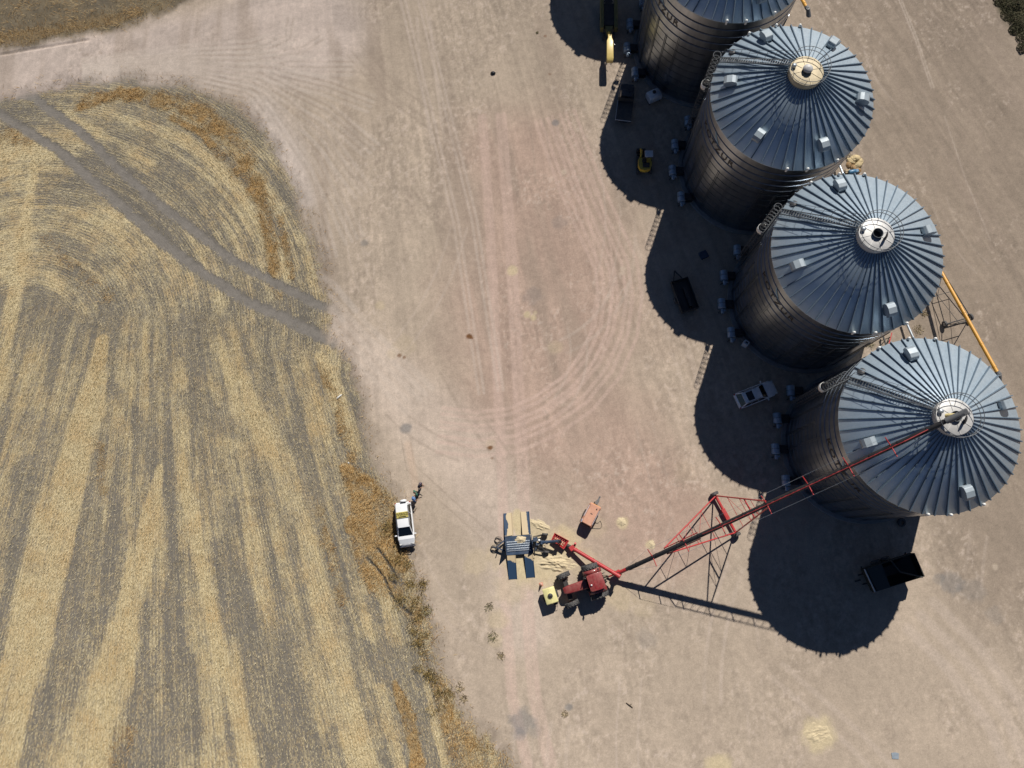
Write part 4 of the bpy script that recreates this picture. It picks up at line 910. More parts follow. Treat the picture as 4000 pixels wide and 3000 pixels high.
cab = MB(); cab.loft([[(.95, .72, 1.3), (-.62, .82, 1.3), (-.62, -.82, 1.3), (.95, -.72, 1.3)], [(.72, .78, 2.72), (-.55, .84, 2.72), (-.55, -.84, 2.72), (.72, -.78, 2.72)]], smooth=False); cab.build('cab', M['glass'], t, bevel=.03)
po = MB()
for x, y, x2, y2 in ((.97, .73, .74, .79), (.97, -.73, .74, -.79), (-.64, .83, -.57, .85), (-.64, -.83, -.57, -.85), (.1, .8, .1, .84), (.1, -.8, .1, -.84)): po.beam((x, y, 1.28), (x2, y2, 2.74), .09)
po.build('cab_frame', M['black'], t)
rf = MB().loft([rrect(x, w_, 0, 2.72, z1, .05, 3) for x, w_, z1 in ((-.78, 1.46, 2.88), (-.66, 1.7, 2.92), (.0, 1.74, 2.95), (.7, 1.7, 2.93), (.86, 1.5, 2.88))]); ro = rf.build('cab_roof', M['deep_red'], t)
bc = MB(); bc.lathe([(.07, 0), (.09, .02), (.09, .12), (.05, .17), (0, .18)], 14, (.62, .18, 2.94)); bc.build('beacon', M['white'], ro)
hl_ = MB(); hl_.box((-.1, 0, 2.955), (.05, 1.2, .02)); hl_.box((.25, 0, 2.96), (.05, 1.2, .02)); hl_.build('roof_rib', M['deep_red'], ro)
for sy in (1, -1):
    fd = MB(); n = 12
    lo = []; 
    for i in range(n + 1):
        a = math.radians(15 + 140 * i / n); lo.append((1.06 * math.cos(a), 1.06 * math.sin(a) + .95))
    P = []; 
    for (x, z) in lo: P += [(x, sy * .78, z), (x, sy * 1.22, z), (x * .96, sy * 1.22, (z - .95) * .96 + .95), (x * .96, sy * .78, (z - .95) * .96 + .95)]
    F = []
    for i in range(n): F += [(4 * i + k, 4 * i + (k + 1) % 4, 4 * i + 4 + (k + 1) % 4, 4 * i + 4 + k) for k in range(4)]
    fd.add(P, F + [(0, 1, 2, 3), (4 * n + 3, 4 * n + 2, 4 * n + 1, 4 * n)], 0, True); fo = fd.build('fender', M['deep_red'], t)
    lt = MB(); lt.box((-.62, sy * 1.1, 1.86), (.16, .16, .1)); lt.build('work_light', M['black'], fo, bevel=.02)
    wheel(t, (0, sy * 1.52, .95), .95, .56, name='rear_wheel', lugs=18, rimmat=M['deep_red'])
    mr = MB(); mr.beam((.8, sy * .8, 2.2), (1.05, sy * 1.5, 2.25), .04); mr.box((1.05, sy * 1.62, 2.2), (.08, .24, .36)); mr.build('wing_mirror', M['black'], t, bevel=.02)
fw_ = math.radians(-6)
for sy in (1, -1): wheel(t, (WB, sy * 1.5, .7), .7, .5, ax=(math.sin(fw_), math.cos(fw_), 0), name='front_wheel', lugs=15, rimmat=M['deep_red'])
ex = MB(); ex.tube((1.05, -.62, 1.4), (1.05, -.62, 2.5), .09, 14); ex.tube((1.05, -.62, 2.5), (1.0, -.66, 2.95), .05, 12); ex.build('exhaust', M['dark_steel'], t)
ts = MB(); ts.box((.85, -.45, 1.45), (.3, .5, .5)); ts.box((1.0, .55, 1.35), (.35, .3, .35)); ts.box((.3, -.95, 1.1), (.8, .25, .5)); ts.build('steps', M['black'], t, bevel=.03)
hk = MB()
for y in (-.42, .42): hk.beam((-.4, y, .75), (-1.25, y * 1.1, .6), .08); hk.beam((-.5, y, 1.3), (-1.1, y * 1.1, .62), .05)
hk.beam((-.4, 0, .5), (-1.5, 0, .45), .1); hk.tube((-.5, .0, .8), (-1.6, 0, .75), .05)
for i in range(7):
    y = -.3 + .1 * i; hk.path([(-.5, y, 1.25), (-.8, y * 1.3, 1.35 + .05 * (i % 3)), (-1.15, y * .8, 1.0), (-1.45, y * .4, .8)], .018, 6)
hk.build('rear_linkage', M['black'], t)
tank_p = [tp(390, 880, 1.4), tp(640, 800, 1.4), tp(720, 1110, 1.4), tp(475, 1180, 1.4)]; tcn = sum(tank_p, Vector()) / 4
loc = Matrix.Rotation(-ang, 3, 'Z') @ (tcn - ra); tx0 = loc.x
mat('truss_red', (.27, .022, .026), .5, var=.2, dust=.12); mat('tank_yellow', (.66, .60, .28), .45, var=.08)
k = MB().loft([rrect(tx0 + dx, 1.66, 0, .62, 1.45 + dz, .12, 4) for dx, dz in ((-.64, -.06), (-.58, 0), (0, .02), (.58, 0), (.64, -.06))]); ko = k.build('front_tank', M['tank_yellow'], t)
rb = MB(); rb.beam((tx0, -.8, 1.475), (tx0, .8, 1.475), .05, .02); rb.build('seam', M['tank_yellow'], ko)
ld = MB(); ld.lathe([(.26, 0), (.26, .07), (.22, .1), (0, .1)], 24, (tx0 + .02, .02, 1.47)); ld.beam((tx0 - .14, .02, 1.59), (tx0 + .16, .02, 1.59), .05); ld.build('tank_lid', M['black'], ko)
rg = MB(); rg.lathe([(.27, 0), (.33, .0), (.33, .03), (.27, .03)], 24, (tx0 + .02, .02, 1.47)); rg.build('lid_ring', M['tank_yellow'], ko)
fr = MB(); fr.box((tx0 - .7, 0, .75), (.3, .8, .5)); fr.box((tx0 + .7, .2, .8), (.22, .5, .5)); fr.box((tx0 - .3, .95, .7), (.4, .3, .35)); fr.build('tank_frame', M['dark_steel'], t, bevel=.03)
hs = MB(); hs.path([(tx0 - .5, .95, 1.0), (tx0 - .75, 1.05, .9), (tx0 - .7, .9, .5), (tx0 - .3, .95, .45)], .03, 6); hs.build('tank_hose', M['black'], t)

# --- red transport auger reaching over the last silo
A0 = at(2412, 2240, .95); A1 = at(3742, 1623, 20.55); AD = A1 - A0; AL = AD.length; AU = AD / AL
def along(px, py):
    best = min((abs_, i) for i, abs_ in enumerate([(lambda q: (q[0] - px) ** 2 + (q[1] - py) ** 2)(proj(A0 + AD * (i / 600))) for i in range(601)])); return A0 + AD * (best[1] / 600)
def proj(p):
    v = _R.T @ np.array([p.x, p.y, p.z - CAM_H]); return (2000 + F_PX * v[0] / -v[2], 1500 - F_PX * v[1] / -v[2])
base = A0.copy(); base.z = 0
t = empty('grain_auger', base, 0, 'long red and black grain auger leaning from the tractor to the silo peak', 'auger')
SD = Vector((-AU.y, AU.x, 0)).normalized(); NU = AU.cross(SD) * -1
if NU.z < 0: NU = -NU
o0 = A0 - base
mat('auger_black', (.026, .026, .028), .4, .2, dust=.06)
tb = MB(); tb.tube(o0 + AU * 1.2, o0 + AD, .205, 20)
for i in range(1, 14): q = o0 + AU * (AL * i / 14); tb.tube(q - AU * .05, q + AU * .05, .235, 20)
tb.build('auger_tube', M['auger_black'], t)
tb = MB(); tb.tube(o0 - AU * .3, o0 + AU * 1.3, .2, 20); tb.box(o0 + Vector((0, 0, -.05)), (.7, .6, .6), rot3(0, 0, math.atan2(AU.y, AU.x))); tb.beam(o0, o0 - AU * 1.0 + Vector((-.2, 0, -.2)), .16); tb.build('intake_boot', M['red'], t, bevel=.03)
hd = MB(); hd.tube(o0 + AD - AU * 1.0, o0 + AD + AU * .5, .27, 20); hd.box(o0 + AD + AU * .5 + Vector((0, 0, -.05)), (.7, .5, .5), rot3(0, -.5, math.atan2(AU.y, AU.x))); hd.build('spout_head', M['plastic_grey'], t, bevel=.06)
ch_ = MB(); q = o0 + AD + AU * .05; ch_.tube(q + Vector((0, 0, -.1)), q + Vector((-.45, .12, -1.0)), .2, 14); ch_.build('spout_sock', M['cream'], t)
tr2 = MB(); h_ = .85; s0, s1 = AL * .30, AL * .93
tr2.tube(o0 + AU * (s0 + 2) + NU * h_, o0 + AU * (s1 - 2) + NU * h_, .042, 8); tr2.tube(o0 + AU * s0 + NU * .2, o0 + AU * (s0 + 2) + NU * h_, .05, 8); tr2.tube(o0 + AU * s1 + NU * .2, o0 + AU * (s1 - 2) + NU * h_, .05, 8)
nn_ = 14
for i in range(nn_ + 1):
    q = o0 + AU * (s0 + 2 + (s1 - s0 - 4) * i / nn_); tr2.tube(q + NU * .15, q + NU * h_, .022, 6)
    if i < nn_: q2 = o0 + AU * (s0 + 2 + (s1 - s0 - 4) * (i + .5) / nn_); tr2.tube(q + NU * h_, q2 + NU * .15, .012, 5)
tr2.build('truss', M['truss_red'], t)
ln = MB(); ln.tube(o0 + AU * 1.5 - SD * .2 + NU * .12, o0 + AU * (AL - 1.5) - SD * .2 + NU * .12, .045, 8); ln.build('drive_shaft', M['auger_black'], t)
cb = MB()
wing_s = [AL * f for f in (.13, .24, .36, .50, .62, .73, .84)]
for s_ in wing_s: 
    wg = MB(); q = o0 + AU * s_; wg.tube(q - SD * .95 + NU * .35, q + NU * .1, .05, 8); wg.tube(q + SD * .95 + NU * .35, q + NU * .1, .05, 8); wg.build('cross_arm', M['red'], t)
for sy in (-1, 1): cb.path([o0 + AU * (AL * .04) + SD * sy * .2] + [o0 + AU * s_ + SD * sy * .95 + NU * .35 for s_ in wing_s] + [o0 + AU * (AL * .93) + SD * sy * .2], .012, 5); 
cb.build('bracing_cable', M['galv'], t)
WU, WL = at(2795, 1937, .45), at(2873, 2080, .45)
axd = (WL - WU).normalized(); wax = Vector((axd.x, axd.y, 0)).normalized()
ax_ = MB(); ax_.tube(WU - base, WL - base, .16, 14); ax_.box((lerp(WU, WL, .5) - base), (.4, 1.2, .3), rot3(0, 0, math.atan2(wax.y, wax.x) + PI / 2)); ax_.build('axle', M['red'], t)
for Wp, sg_ in ((WU, -1), (WL, 1)): wheel(t, Wp - base + wax * sg_ * .25, .45, .32, ax=tuple(wax), name='wheel', lugs=0)
up_t, lo_t = along(2990, 1957) - base, along(2592, 2135) - base
for Wp, nm in ((WU, 0), (WL, 1)):
    w0 = Wp - base + Vector((0, 0, .15)); sgn = 1 if nm == 0 else -1; sd_ = SD * (.3 if (Wp - lerp(WU, WL, .5)).dot(SD) > 0 else -.3)
    a1 = MB(); a1.tube(w0, up_t + sd_, .075, 10); a1.build('support_leg', M['red'], t)
    a2 = MB(); a2.tube(w0, lo_t + sd_, .075, 10); a2.build('support_leg', M['red'], t)
lk = MB()
def legpt(top, Wp, f): return lerp(Wp - base + Vector((0, 0, .15)), top + SD * (.3 if (Wp - lerp(WU, WL, .5)).dot(SD) > 0 else -.3), f)
for top, fs in ((up_t, (.25, .5, .72)), (lo_t, (.3, .55, .78))):
    for i, f in enumerate(fs):
        lk.tube(legpt(top, WU, f), legpt(top, WL, f), .03, 6)
        if i: lk.tube(legpt(top, WU, fs[i - 1]), legpt(top, WL, f), .02, 6)
lk.tube(legpt(up_t, WU, .6), legpt(up_t, WL, .6), .08, 8)
lk.build('leg_brace', M['red'], t)
sl_ = MB(); sl_.tube(lo_t + SD * .32, along(2720, 2070) - base + SD * .32, .05, 8); sl_.tube(lo_t - SD * .32, along(2720, 2070) - base - SD * .32, .05, 8); sl_.build('lift_track', M['red'], t)
# swing hopper in front of it
vp = lambda x, y, z=0: at(1900 + x * .36166, 1900 + y * .36166, z) - base
s0_, s1_ = vp(925, 665, .55), vp(1425, 965, 2.0)
sw = MB(); sw.tube(s0_, s1_, .21, 20); sd2 = (s1_ - s0_).normalized()
for f in (.08, .45, .9): q = lerp(s0_, s1_, f); sw.tube(q - sd2 * .05, q + sd2 * .05, .25, 20)
sw.tube(s1_ - sd2 * .1, s1_ + sd2 * .22, .24, 16); sw.build('swing_auger', M['red'], t)
sp_ = MB(); sp_.tube(s1_, o0 + Vector((0, 0, .1)), .2, 14); sp_.build('transfer_spout', M['black'], t)
mo = MB(); q = vp(955, 640, .9); mo.tube(q + Vector((0, 0, -.3)), q + Vector((.05, .25, .1)), .12, 12); mo.box(s0_, (.6, .5, .5), rot3(0, 0, .6)); mo.build('drive_motor', M['red'], t, bevel=.03)
hp = lambda x, y, z: at(1900 + x * .21097, 1950 + y * .21097, z) - base
rim_ = [hp(1262, 622, .62), hp(1535, 770, .62), hp(1432, 930, .62), hp(1200, 752, .62)]; cen = sum(rim_, Vector()) / 4
hpr = MB(); inn = [lerp(p, cen, .10) for p in rim_]; bot = [lerp(p, cen, .3) + Vector((0, 0, -.4)) for p in rim_]; out = [lerp(p, cen, .25) + Vector((0, 0, -.5)) for p in rim_]
hpr.add(rim_ + inn + bot + out, [(0, 1, 5, 4), (1, 2, 6, 5), (2, 3, 7, 6), (3, 0, 4, 7), (4, 5, 9, 8), (5, 6, 10, 9), (6, 7, 11, 10), (7, 4, 8, 11), (8, 9, 10, 11), (0, 12, 13, 1), (1, 13, 14, 2), (2, 14, 15, 3), (3, 15, 12, 0), (12, 15, 14, 13)])
hp_o = hpr.build('intake_hopper', M['red'], t)
gt = MB()
for i in range(1, 8): a, b_ = lerp(rim_[0], rim_[1], i / 8), lerp(rim_[3], rim_[2], i / 8); gt.beam(lerp(a, b_, .12) - Vector((0, 0, .1)), lerp(a, b_, .9) - Vector((0, 0, .1)), .05, .03)
for f in (.35, .6): gt.beam(lerp(lerp(rim_[0], rim_[3], f), cen, .1) - Vector((0, 0, .08)), lerp(lerp(rim_[1], rim_[2], f), cen, .1) - Vector((0, 0, .08)), .06, .03)
gt.build('grate', M['red'], hp_o)
gi = MB(); gi.add([lerp(p, cen, .02) + Vector((0, 0, .03)) for p in bot] + [cen + Vector((0, 0, -.22))], [(0, 1, 4), (1, 2, 4), (2, 3, 4), (3, 0, 4)]); gi.build('hopper_grain', M['grain'], hp_o)
lk2 = MB(); lk2.tube(s0_, lerp(rim_[1], rim_[2], .5) + Vector((0, 0, -.3)), .2, 12); lk2.build('hopper_neck', M['black'], t)

# --- blue drive-over hopper
cb_ = hp
base2 = at(1900 + 610 * .21097, 1950 + 850 * .21097); dlt = base - base2
D = lambda x, y, z=0: hp(x, y, z) + dlt
mat('worn_blue', (.013, .038, .085), .5, var=.35, scale=1.6, dust=.16, dustcol=sr(160, 150, 130)); mat('slat_steel', (.62, .66, .70), .3, .75, var=.3, scale=2, streak=(.4, 3, 3))
def dusty_ramp(amount):
    """blue steel plate with grain dust lying in a ragged sheet over part of it"""
    m = bpy.data.materials.new('ramp_plate'); m.use_nodes = True; tt = m.node_tree; n = tt.nodes; L = tt.links; b = n['Principled BSDF']; b.inputs['Roughness'].default_value = .6
    tc = n.new('ShaderNodeTexCoord'); nz = n.new('ShaderNodeTexNoise'); nz.inputs['Scale'].default_value = 3.0; nz.inputs['Detail'].default_value = 8; nz.inputs['Roughness'].default_value = .7; L.new(tc.outputs['Object'], nz.inputs['Vector'])
    at_ = n.new('ShaderNodeAttribute'); at_.attribute_name = 'dust'; ad = n.new('ShaderNodeMath'); ad.operation = 'ADD'; L.new(at_.outputs['Fac'], ad.inputs[0]); L.new(nz.outputs[0], ad.inputs[1])
    mr = n.new('ShaderNodeMapRange'); mr.inputs[1].default_value = .96; mr.inputs[2].default_value = 1.06; L.new(ad.outputs[0], mr.inputs[0])
    mx = n.new('ShaderNodeMix'); mx.data_type = 'RGBA'; L.new(mr.outputs[0], mx.inputs[0]); mx.inputs[6].default_value = (.013, .040, .088, 1); mx.inputs[7].default_value = (*sr(205, 184, 148), 1); L.new(mx.outputs[2], b.inputs['Base Color']); return m
RMAT = dusty_ramp(1)
t = empty('drive_over_hopper', base2, 0, 'blue drive-over grain hopper with four ramps beside the red intake', 'hopper')
def ramp(P, zin, dust):   # P: four corners outer pair first; subdivided so that the dust mask can follow
    n = 8; mb = MB(); V = []; dv = []
    for i in range(n + 1):
        for j in range(n + 1):
            u_, v_ = i / n, j / n; p = lerp(lerp(P[0], P[1], u_), lerp(P[3], P[2], u_), v_); p.z = .03 + (zin - .03) * v_ + .05 * (abs(u_ - .5) > .48); V.append(p); dv.append(dust(u_, v_))
    k = len(V); V2 = [p - Vector((0, 0, .05)) for p in V]; F = []
    for i in range(n):
        for j in range(n): a = i * (n + 1) + j; F += [(a, a + 1, a + n + 2, a + n + 1), tuple(x + k for x in (a, a + n + 1, a + n + 2, a + 1))]
    per = [i for i in range(n + 1)] + [(i) * (n + 1) + n for i in range(1, n + 1)] + [n * (n + 1) + j for j in range(n - 1, -1, -1)] + [i * (n + 1) for i in range(n - 1, 0, -1)]
    for i in range(len(per)): a, b_ = per[i], per[(i + 1) % len(per)]; F.append((b_, a, a + k, b_ + k))
    mb.add(V + V2, F); o = mb.build('ramp', RMAT, t); at2 = o.data.attributes.new('dust', 'FLOAT', 'POINT'); at2.data.foreach_set('value', dv + dv)
ramp([D(315, 265), D(470, 250), D(503, 665), D(345, 690)], .42, lambda u, v: .05 + .95 * sst(.25, .5, u + .12 * math.sin(9 * v)) if v < .97 else .6)
ramp([D(635, 235), D(792, 225), D(822, 650), D(668, 660)], .42, lambda u, v: .85 * (1 - sst(.5, .78, u - .1 * v)) + .05 + .25 * v * (1 - u))
ramp([D(415, 1487), D(572, 1477), D(542, 1035), D(385, 1045)], .42, lambda u, v: float(.1 + .8 * sst(.72, .9, v + .12 * u)))
ramp([D(740, 1457), D(903, 1445), D(862, 1005), D(703, 1020)], .42, lambda u, v: float(.1 + .8 * sst(.7, .92, v + .2 * (u - .5))))
bd = MB(); P = [D(338, 692, .45), D(818, 655, .45), D(868, 1005, .45), D(372, 1042, .45)]; 
bd.add(P + [p + Vector((0, 0, -.42)) for p in P], [(0, 1, 2, 3), (4, 7, 6, 5), (0, 4, 5, 1), (1, 5, 6, 2), (2, 6, 7, 3), (3, 7, 4, 0)]); bd.build('deck', M['worn_blue'], t, bevel=.02)
for i in range(5):
    f0_, f1_ = .27 + .122 * i, .27 + .122 * i + .07
    a, b_, c2, d2 = lerp(P[0], P[3], f0_), lerp(P[1], P[2], f0_), lerp(P[1], P[2], f1_), lerp(P[0], P[3], f1_)
    sl = MB(); A_, B_, C_, D_ = lerp(a, b_, .05), lerp(a, b_, .93), lerp(d2, c2, .93), lerp(d2, c2, .05); up_ = Vector((0, 0, .07)); m1, m2 = lerp(A_, D_, .5) + up_ * 1.6, lerp(B_, C_, .5) + up_ * 1.6
    sl.add([A_, B_, C_, D_, m1, m2], [(0, 1, 5, 4), (4, 5, 2, 3), (0, 4, 3), (1, 2, 5), (0, 3, 2, 1)]); sl.build('slat', M['slat_steel'], t)
for xa, xb, xm in ((348, 362, 330), (826, 866, 888)):
    wgm = MB(); a, b_ = D(xa, 690 if xa < 500 else 655, .4), D(xb, 1040 if xa < 500 else 1005, .4); th = Vector((.06, 0, 0)); m0 = lerp(a, b_, .5); m0.z = 2.2 if xa < 500 else 1.85
    wgm.add([a, b_, m0, a + th, b_ + th, m0 + th], [(0, 1, 2), (3, 5, 4), (0, 3, 4, 1), (1, 4, 5, 2), (2, 5, 3, 0)]); wgm.build('end_wing', M['worn_blue'], t)
db = MB(); db.beam(D(335, 760, .5), D(185, 890, .5), .14); db.beam(D(350, 960, .5), D(185, 890, .5), .14); db.beam(D(185, 890, .5), D(120, 880, .45), .12); db.tube(D(215, 940, .05), D(215, 940, .9), .05, 10); db.build('drawbar', M['worn_blue'], t)
hz_ = MB()
for cx_, cy_, r0 in ((200, 765, 70), (130, 925, 75)):
    for q_i in range(4):
        r1 = r0 * (.55 + .15 * q_i); hz_.path([D(cx_ + r1 * math.cos(a) + 8 * q_i, cy_ + r1 * .85 * math.sin(a) - 5 * q_i, .05 + .05 * q_i) for a in [2 * PI * i / 20 for i in range(20)]], .02, 6, closed=True)
for y in (850, 870, 890): hz_.path([D(320, y, .6), D(240, y + 10, .5), D(190, y - 40, .1)], .02, 6)
hz_.build('hose_coil', M['black'], t)
en = MB(); en.box(D(905, 745, .55), (.5, .45, .5), rot3(0, 0, .1)); en.tube(D(960, 770, .75), D(1010, 770, .8), .13, 14); en.box(D(945, 830, .5), (.35, .3, .4)); en.tube(D(915, 800, .4), D(915, 930, .45), .06, 10); en.box(D(1035, 800, .55), (.35, .4, .5)); en.build('power_pack', M['worn_blue'], t, bevel=.03)
wt_ = MB(); wt_.lathe([(.13, 0), (.13, .2), (.1, .24), (0, .25)], 16, D(975, 760, .78)); wt_.build('oil_filter', M['white'], t)
for ya, wy, wx in ((700, 650, 1085), (935, 975, 1110)):
    am = MB(); am.beam(D(860, ya, .45), D(wx - 40, wy, .45), .1); am.beam(D(870, ya + 20, .4), D(wx, wy, .4), .06); am.build('wheel_arm', M['black'] if ya < 800 else M['dark_steel'], t)
    wheel(t, D(wx, wy, .33), .33, .24, ax=(.08, 1, 0))
dc = MB(); dc.tube(D(980, 805, .55), D(1340, 775, 1.35), .16, 18); dc.tube(D(1100, 800, .85), D(1130, 797, .9), .2, 18); dc.build('discharge_auger', M['worn_blue'], t)
ds = MB(); ds.tube(D(1320, 777, 1.45), D(1360, 790, .85), .2, 16); ds.tube(D(1350, 770, 1.45), D(1385, 765, 1.5), .14, 12); ds.build('discharge_spout', M['dark_steel'], t)
pj = MB(); pj.tube(D(880, 1045, .35), D(905, 1040, .35), .05, 8); pj.beam(D(1060, 850, .4), D(1090, 870, .9), .06); pj.tube(D(1010, 850, .4), D(1060, 940, .5), .03, 8); pj.tube(D(940, 880, .5), D(1100, 900, .45), .03, 8); pj.build('hydraulic_line', M['black'], t)

# --- orange towed compressor
g_ = lambda x, y, z=0: at(2200 + x * .15068, 1900 + y * .15068, z)
rear, front = g_(578, 1000, .9), g_(850, 480, .9); ang = heading(rear, front); c = (rear + front) / 2; c.z = 0
mat('faded_orange', (.56, .28, .18), .5, var=.12, dust=.3, dustcol=(.62, .42, .32))
t = empty('towed_compressor', c, ang, 'faded orange towed compressor with grey drawbar standing on the yard', 'compressor')
LL = (front - rear).xy.length
b = MB(); hwb, hwt = .66, .5
lo = [(-LL / 2, -hwb), (LL / 2 - .1, -hwb), (LL / 2, -hwb + .1), (LL / 2, hwb - .1), (LL / 2 - .1, hwb), (-LL / 2, hwb)]; tp_ = [(-LL / 2 + .12, -hwt), (LL / 2 - .22, -hwt), (LL / 2 - .14, -hwt + .06), (LL / 2 - .14, hwt - .06), (LL / 2 - .22, hwt), (-LL / 2 + .12, hwt)]
b.loft([[(x, y, .42) for x, y in lo], [(x, y, 1.12) for x, y in lo], [(x, y, 1.5) for x, y in tp_]], smooth=False); bo = b.build('body', M['faded_orange'], t, bevel=.05, seg=3)
fp = MB(); fp.box((LL / 2 - .08, 0, 1.25), (.05, .9, .25), rot3(0, -.5, 0)); fp.build('front_panel', M['orange'], bo, bevel=.01)
rp = MB(); rp.box((-LL / 2 - .015, 0, .9), (.05, 1.1, .7)); rp.build('rear_grille', M['dark_steel'], bo)
ct = MB(); ct.box((.1, .02, 1.515), (.08, .24, .02)); ct.build('roof_handle', M['black'], bo)
exh = MB(); exh.tube((LL / 2 - .4, -.25, 1.48), (LL / 2 - .4, -.25, 1.6), .06, 12); exh.build('exhaust', M['black'], bo)
stk = MB()
def side_pane(x0, x1, z0, z1, sy): 
    f = lambda z: hwb - (z - 1.12) / .38 * (hwb - hwt) + .012
    q = [Vector((x0, sy * f(z0), z0)), Vector((x1, sy * f(z0), z0)), Vector((x1, sy * f(z1), z1)), Vector((x0, sy * f(z1), z1))]
    return q if sy < 0 else [q[1], q[0], q[3], q[2]]
panel(stk, side_pane(-.45, .85, 1.18, 1.32, 1), .012); panel(stk, side_pane(-1.15, -.8, 1.15, 1.4, 1), .012); panel(stk, side_pane(-.9, .8, 1.18, 1.36, -1), .012); stk.build('decal', mat('decal_white', (.62, .58, .62), .5), bo)
bl_ = MB(); q = side_pane(-1.06, -.9, 1.2, 1.35, 1); cq = sum(q, Vector()) / 4; e1 = (q[1] - q[0]) / 2; e2 = (q[2] - q[1]) / 2; nq = e1.cross(e2).normalized(); bl_.add([cq + e1 * math.cos(a) + e2 * math.sin(a) + nq * .012 for a in [2 * PI * i / 16 for i in range(16)]] + [cq + e1 * math.cos(a) + e2 * math.sin(a) - nq * .01 for a in [2 * PI * i / 16 for i in range(16)]], [tuple(range(16)), tuple(range(16, 32))[::-1]] + [(i, (i + 1) % 16, 16 + (i + 1) % 16, 16 + i) for i in range(16)]); bl_.build('oval_mark', mat('decal_blue', (.06, .1, .3), .5), bo)
d = MB(); d.beam((LL / 2 - .1, 0, .5), (LL / 2 + 1.0, 0, .45), .16, .12); d.box((LL / 2 + .35, 0, .55), (.5, .3, .12)); d.tube((LL / 2 + .3, .22, .05), (LL / 2 + .3, .22, .7), .06, 10); d.tube((LL / 2 + 1.0, 0, .35), (LL / 2 + 1.0, 0, .55), .09, 12); d.build('drawbar', M['plastic_grey'], t, bevel=.02)
for sy in (1, -1):
    wheel(t, (-.1, sy * .68, .3), .3, .2); mg = MB(); mg.box((-.1, sy * .68, .64), (.8, .24, .05)); mg.build('mudguard', M['black'], t, bevel=.02)
cbl = MB(); pts = [g_(x, y, .03) for x, y in ((830, 945), (905, 950), (960, 900), (1000, 1010), (960, 1085), (860, 1092), (745, 1090))]
def smooth(pts, n=6):
    P = [Vector(p) for p in pts]; out = []
    for i in range(len(P) - 1):
        p0, p1, p2, p3 = P[max(i - 1, 0)], P[i], P[i + 1], P[min(i + 2, len(P) - 1)]
        for k in range(n): u = k / n; out.append(.5 * ((2 * p1) + (p2 - p0) * u + (2 * p0 - 5 * p1 + 4 * p2 - p3) * u * u + (3 * p1 - p0 - 3 * p2 + p3) * u ** 3))
    return out + [P[-1]]
cbl.path(smooth(pts), .02, 6); tag(cbl.build('power_cable', M['black']), 'thin black cable looped on the ground beside the orange compressor', 'cable')

# --- dark open grain bin on wheels at the edge of the silo shadow
k_ = lambda x, y, z=0: at(3350 + x * .15068, 2100 + y * .15068, z)
ZT = 2.7; Q = [k_(190, 815, ZT), k_(1480, 398, ZT), k_(1745, 1005, ZT), k_(465, 1405, ZT)]; c = sum(Q, Vector()) / 4; c.z = 0
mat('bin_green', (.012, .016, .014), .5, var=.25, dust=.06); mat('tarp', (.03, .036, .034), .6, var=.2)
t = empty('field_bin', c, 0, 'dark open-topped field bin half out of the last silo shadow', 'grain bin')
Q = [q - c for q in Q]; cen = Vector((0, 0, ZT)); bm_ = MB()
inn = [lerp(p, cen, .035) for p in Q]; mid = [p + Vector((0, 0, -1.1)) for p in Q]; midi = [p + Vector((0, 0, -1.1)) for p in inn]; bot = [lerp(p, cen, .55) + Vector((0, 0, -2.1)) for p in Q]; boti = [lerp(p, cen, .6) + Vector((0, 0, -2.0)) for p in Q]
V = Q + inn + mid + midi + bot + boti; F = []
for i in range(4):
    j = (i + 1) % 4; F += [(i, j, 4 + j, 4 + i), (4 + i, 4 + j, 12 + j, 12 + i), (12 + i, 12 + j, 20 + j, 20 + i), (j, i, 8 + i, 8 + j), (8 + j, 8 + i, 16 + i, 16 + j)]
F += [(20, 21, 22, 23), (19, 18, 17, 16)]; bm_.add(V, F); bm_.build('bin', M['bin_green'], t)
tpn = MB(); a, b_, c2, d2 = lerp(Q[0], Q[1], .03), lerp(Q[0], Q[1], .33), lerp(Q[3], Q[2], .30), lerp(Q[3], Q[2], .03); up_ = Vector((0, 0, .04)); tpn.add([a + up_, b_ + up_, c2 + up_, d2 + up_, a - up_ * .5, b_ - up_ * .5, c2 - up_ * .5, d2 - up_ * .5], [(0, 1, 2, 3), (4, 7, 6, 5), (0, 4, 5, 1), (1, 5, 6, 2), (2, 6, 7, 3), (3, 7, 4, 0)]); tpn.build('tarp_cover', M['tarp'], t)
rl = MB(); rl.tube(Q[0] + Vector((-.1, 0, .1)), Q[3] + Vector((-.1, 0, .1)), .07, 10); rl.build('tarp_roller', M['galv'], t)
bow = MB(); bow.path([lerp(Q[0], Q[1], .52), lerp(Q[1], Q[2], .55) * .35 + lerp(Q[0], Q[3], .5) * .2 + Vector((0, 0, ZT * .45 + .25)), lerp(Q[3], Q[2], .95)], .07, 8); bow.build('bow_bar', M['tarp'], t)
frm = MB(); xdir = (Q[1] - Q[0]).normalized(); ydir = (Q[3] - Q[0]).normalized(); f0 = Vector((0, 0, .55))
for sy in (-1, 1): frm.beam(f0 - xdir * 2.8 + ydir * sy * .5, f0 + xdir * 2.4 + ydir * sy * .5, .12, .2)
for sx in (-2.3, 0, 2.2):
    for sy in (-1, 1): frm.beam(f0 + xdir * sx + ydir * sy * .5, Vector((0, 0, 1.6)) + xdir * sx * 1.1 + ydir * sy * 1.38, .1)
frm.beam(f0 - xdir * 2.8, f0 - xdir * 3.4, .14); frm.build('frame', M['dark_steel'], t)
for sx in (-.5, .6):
    for sy in (-1, 1): wheel(t, xdir * sx + ydir * sy * 1.2 + Vector((0, 0, .5)), .5, .35, ax=tuple(ydir))

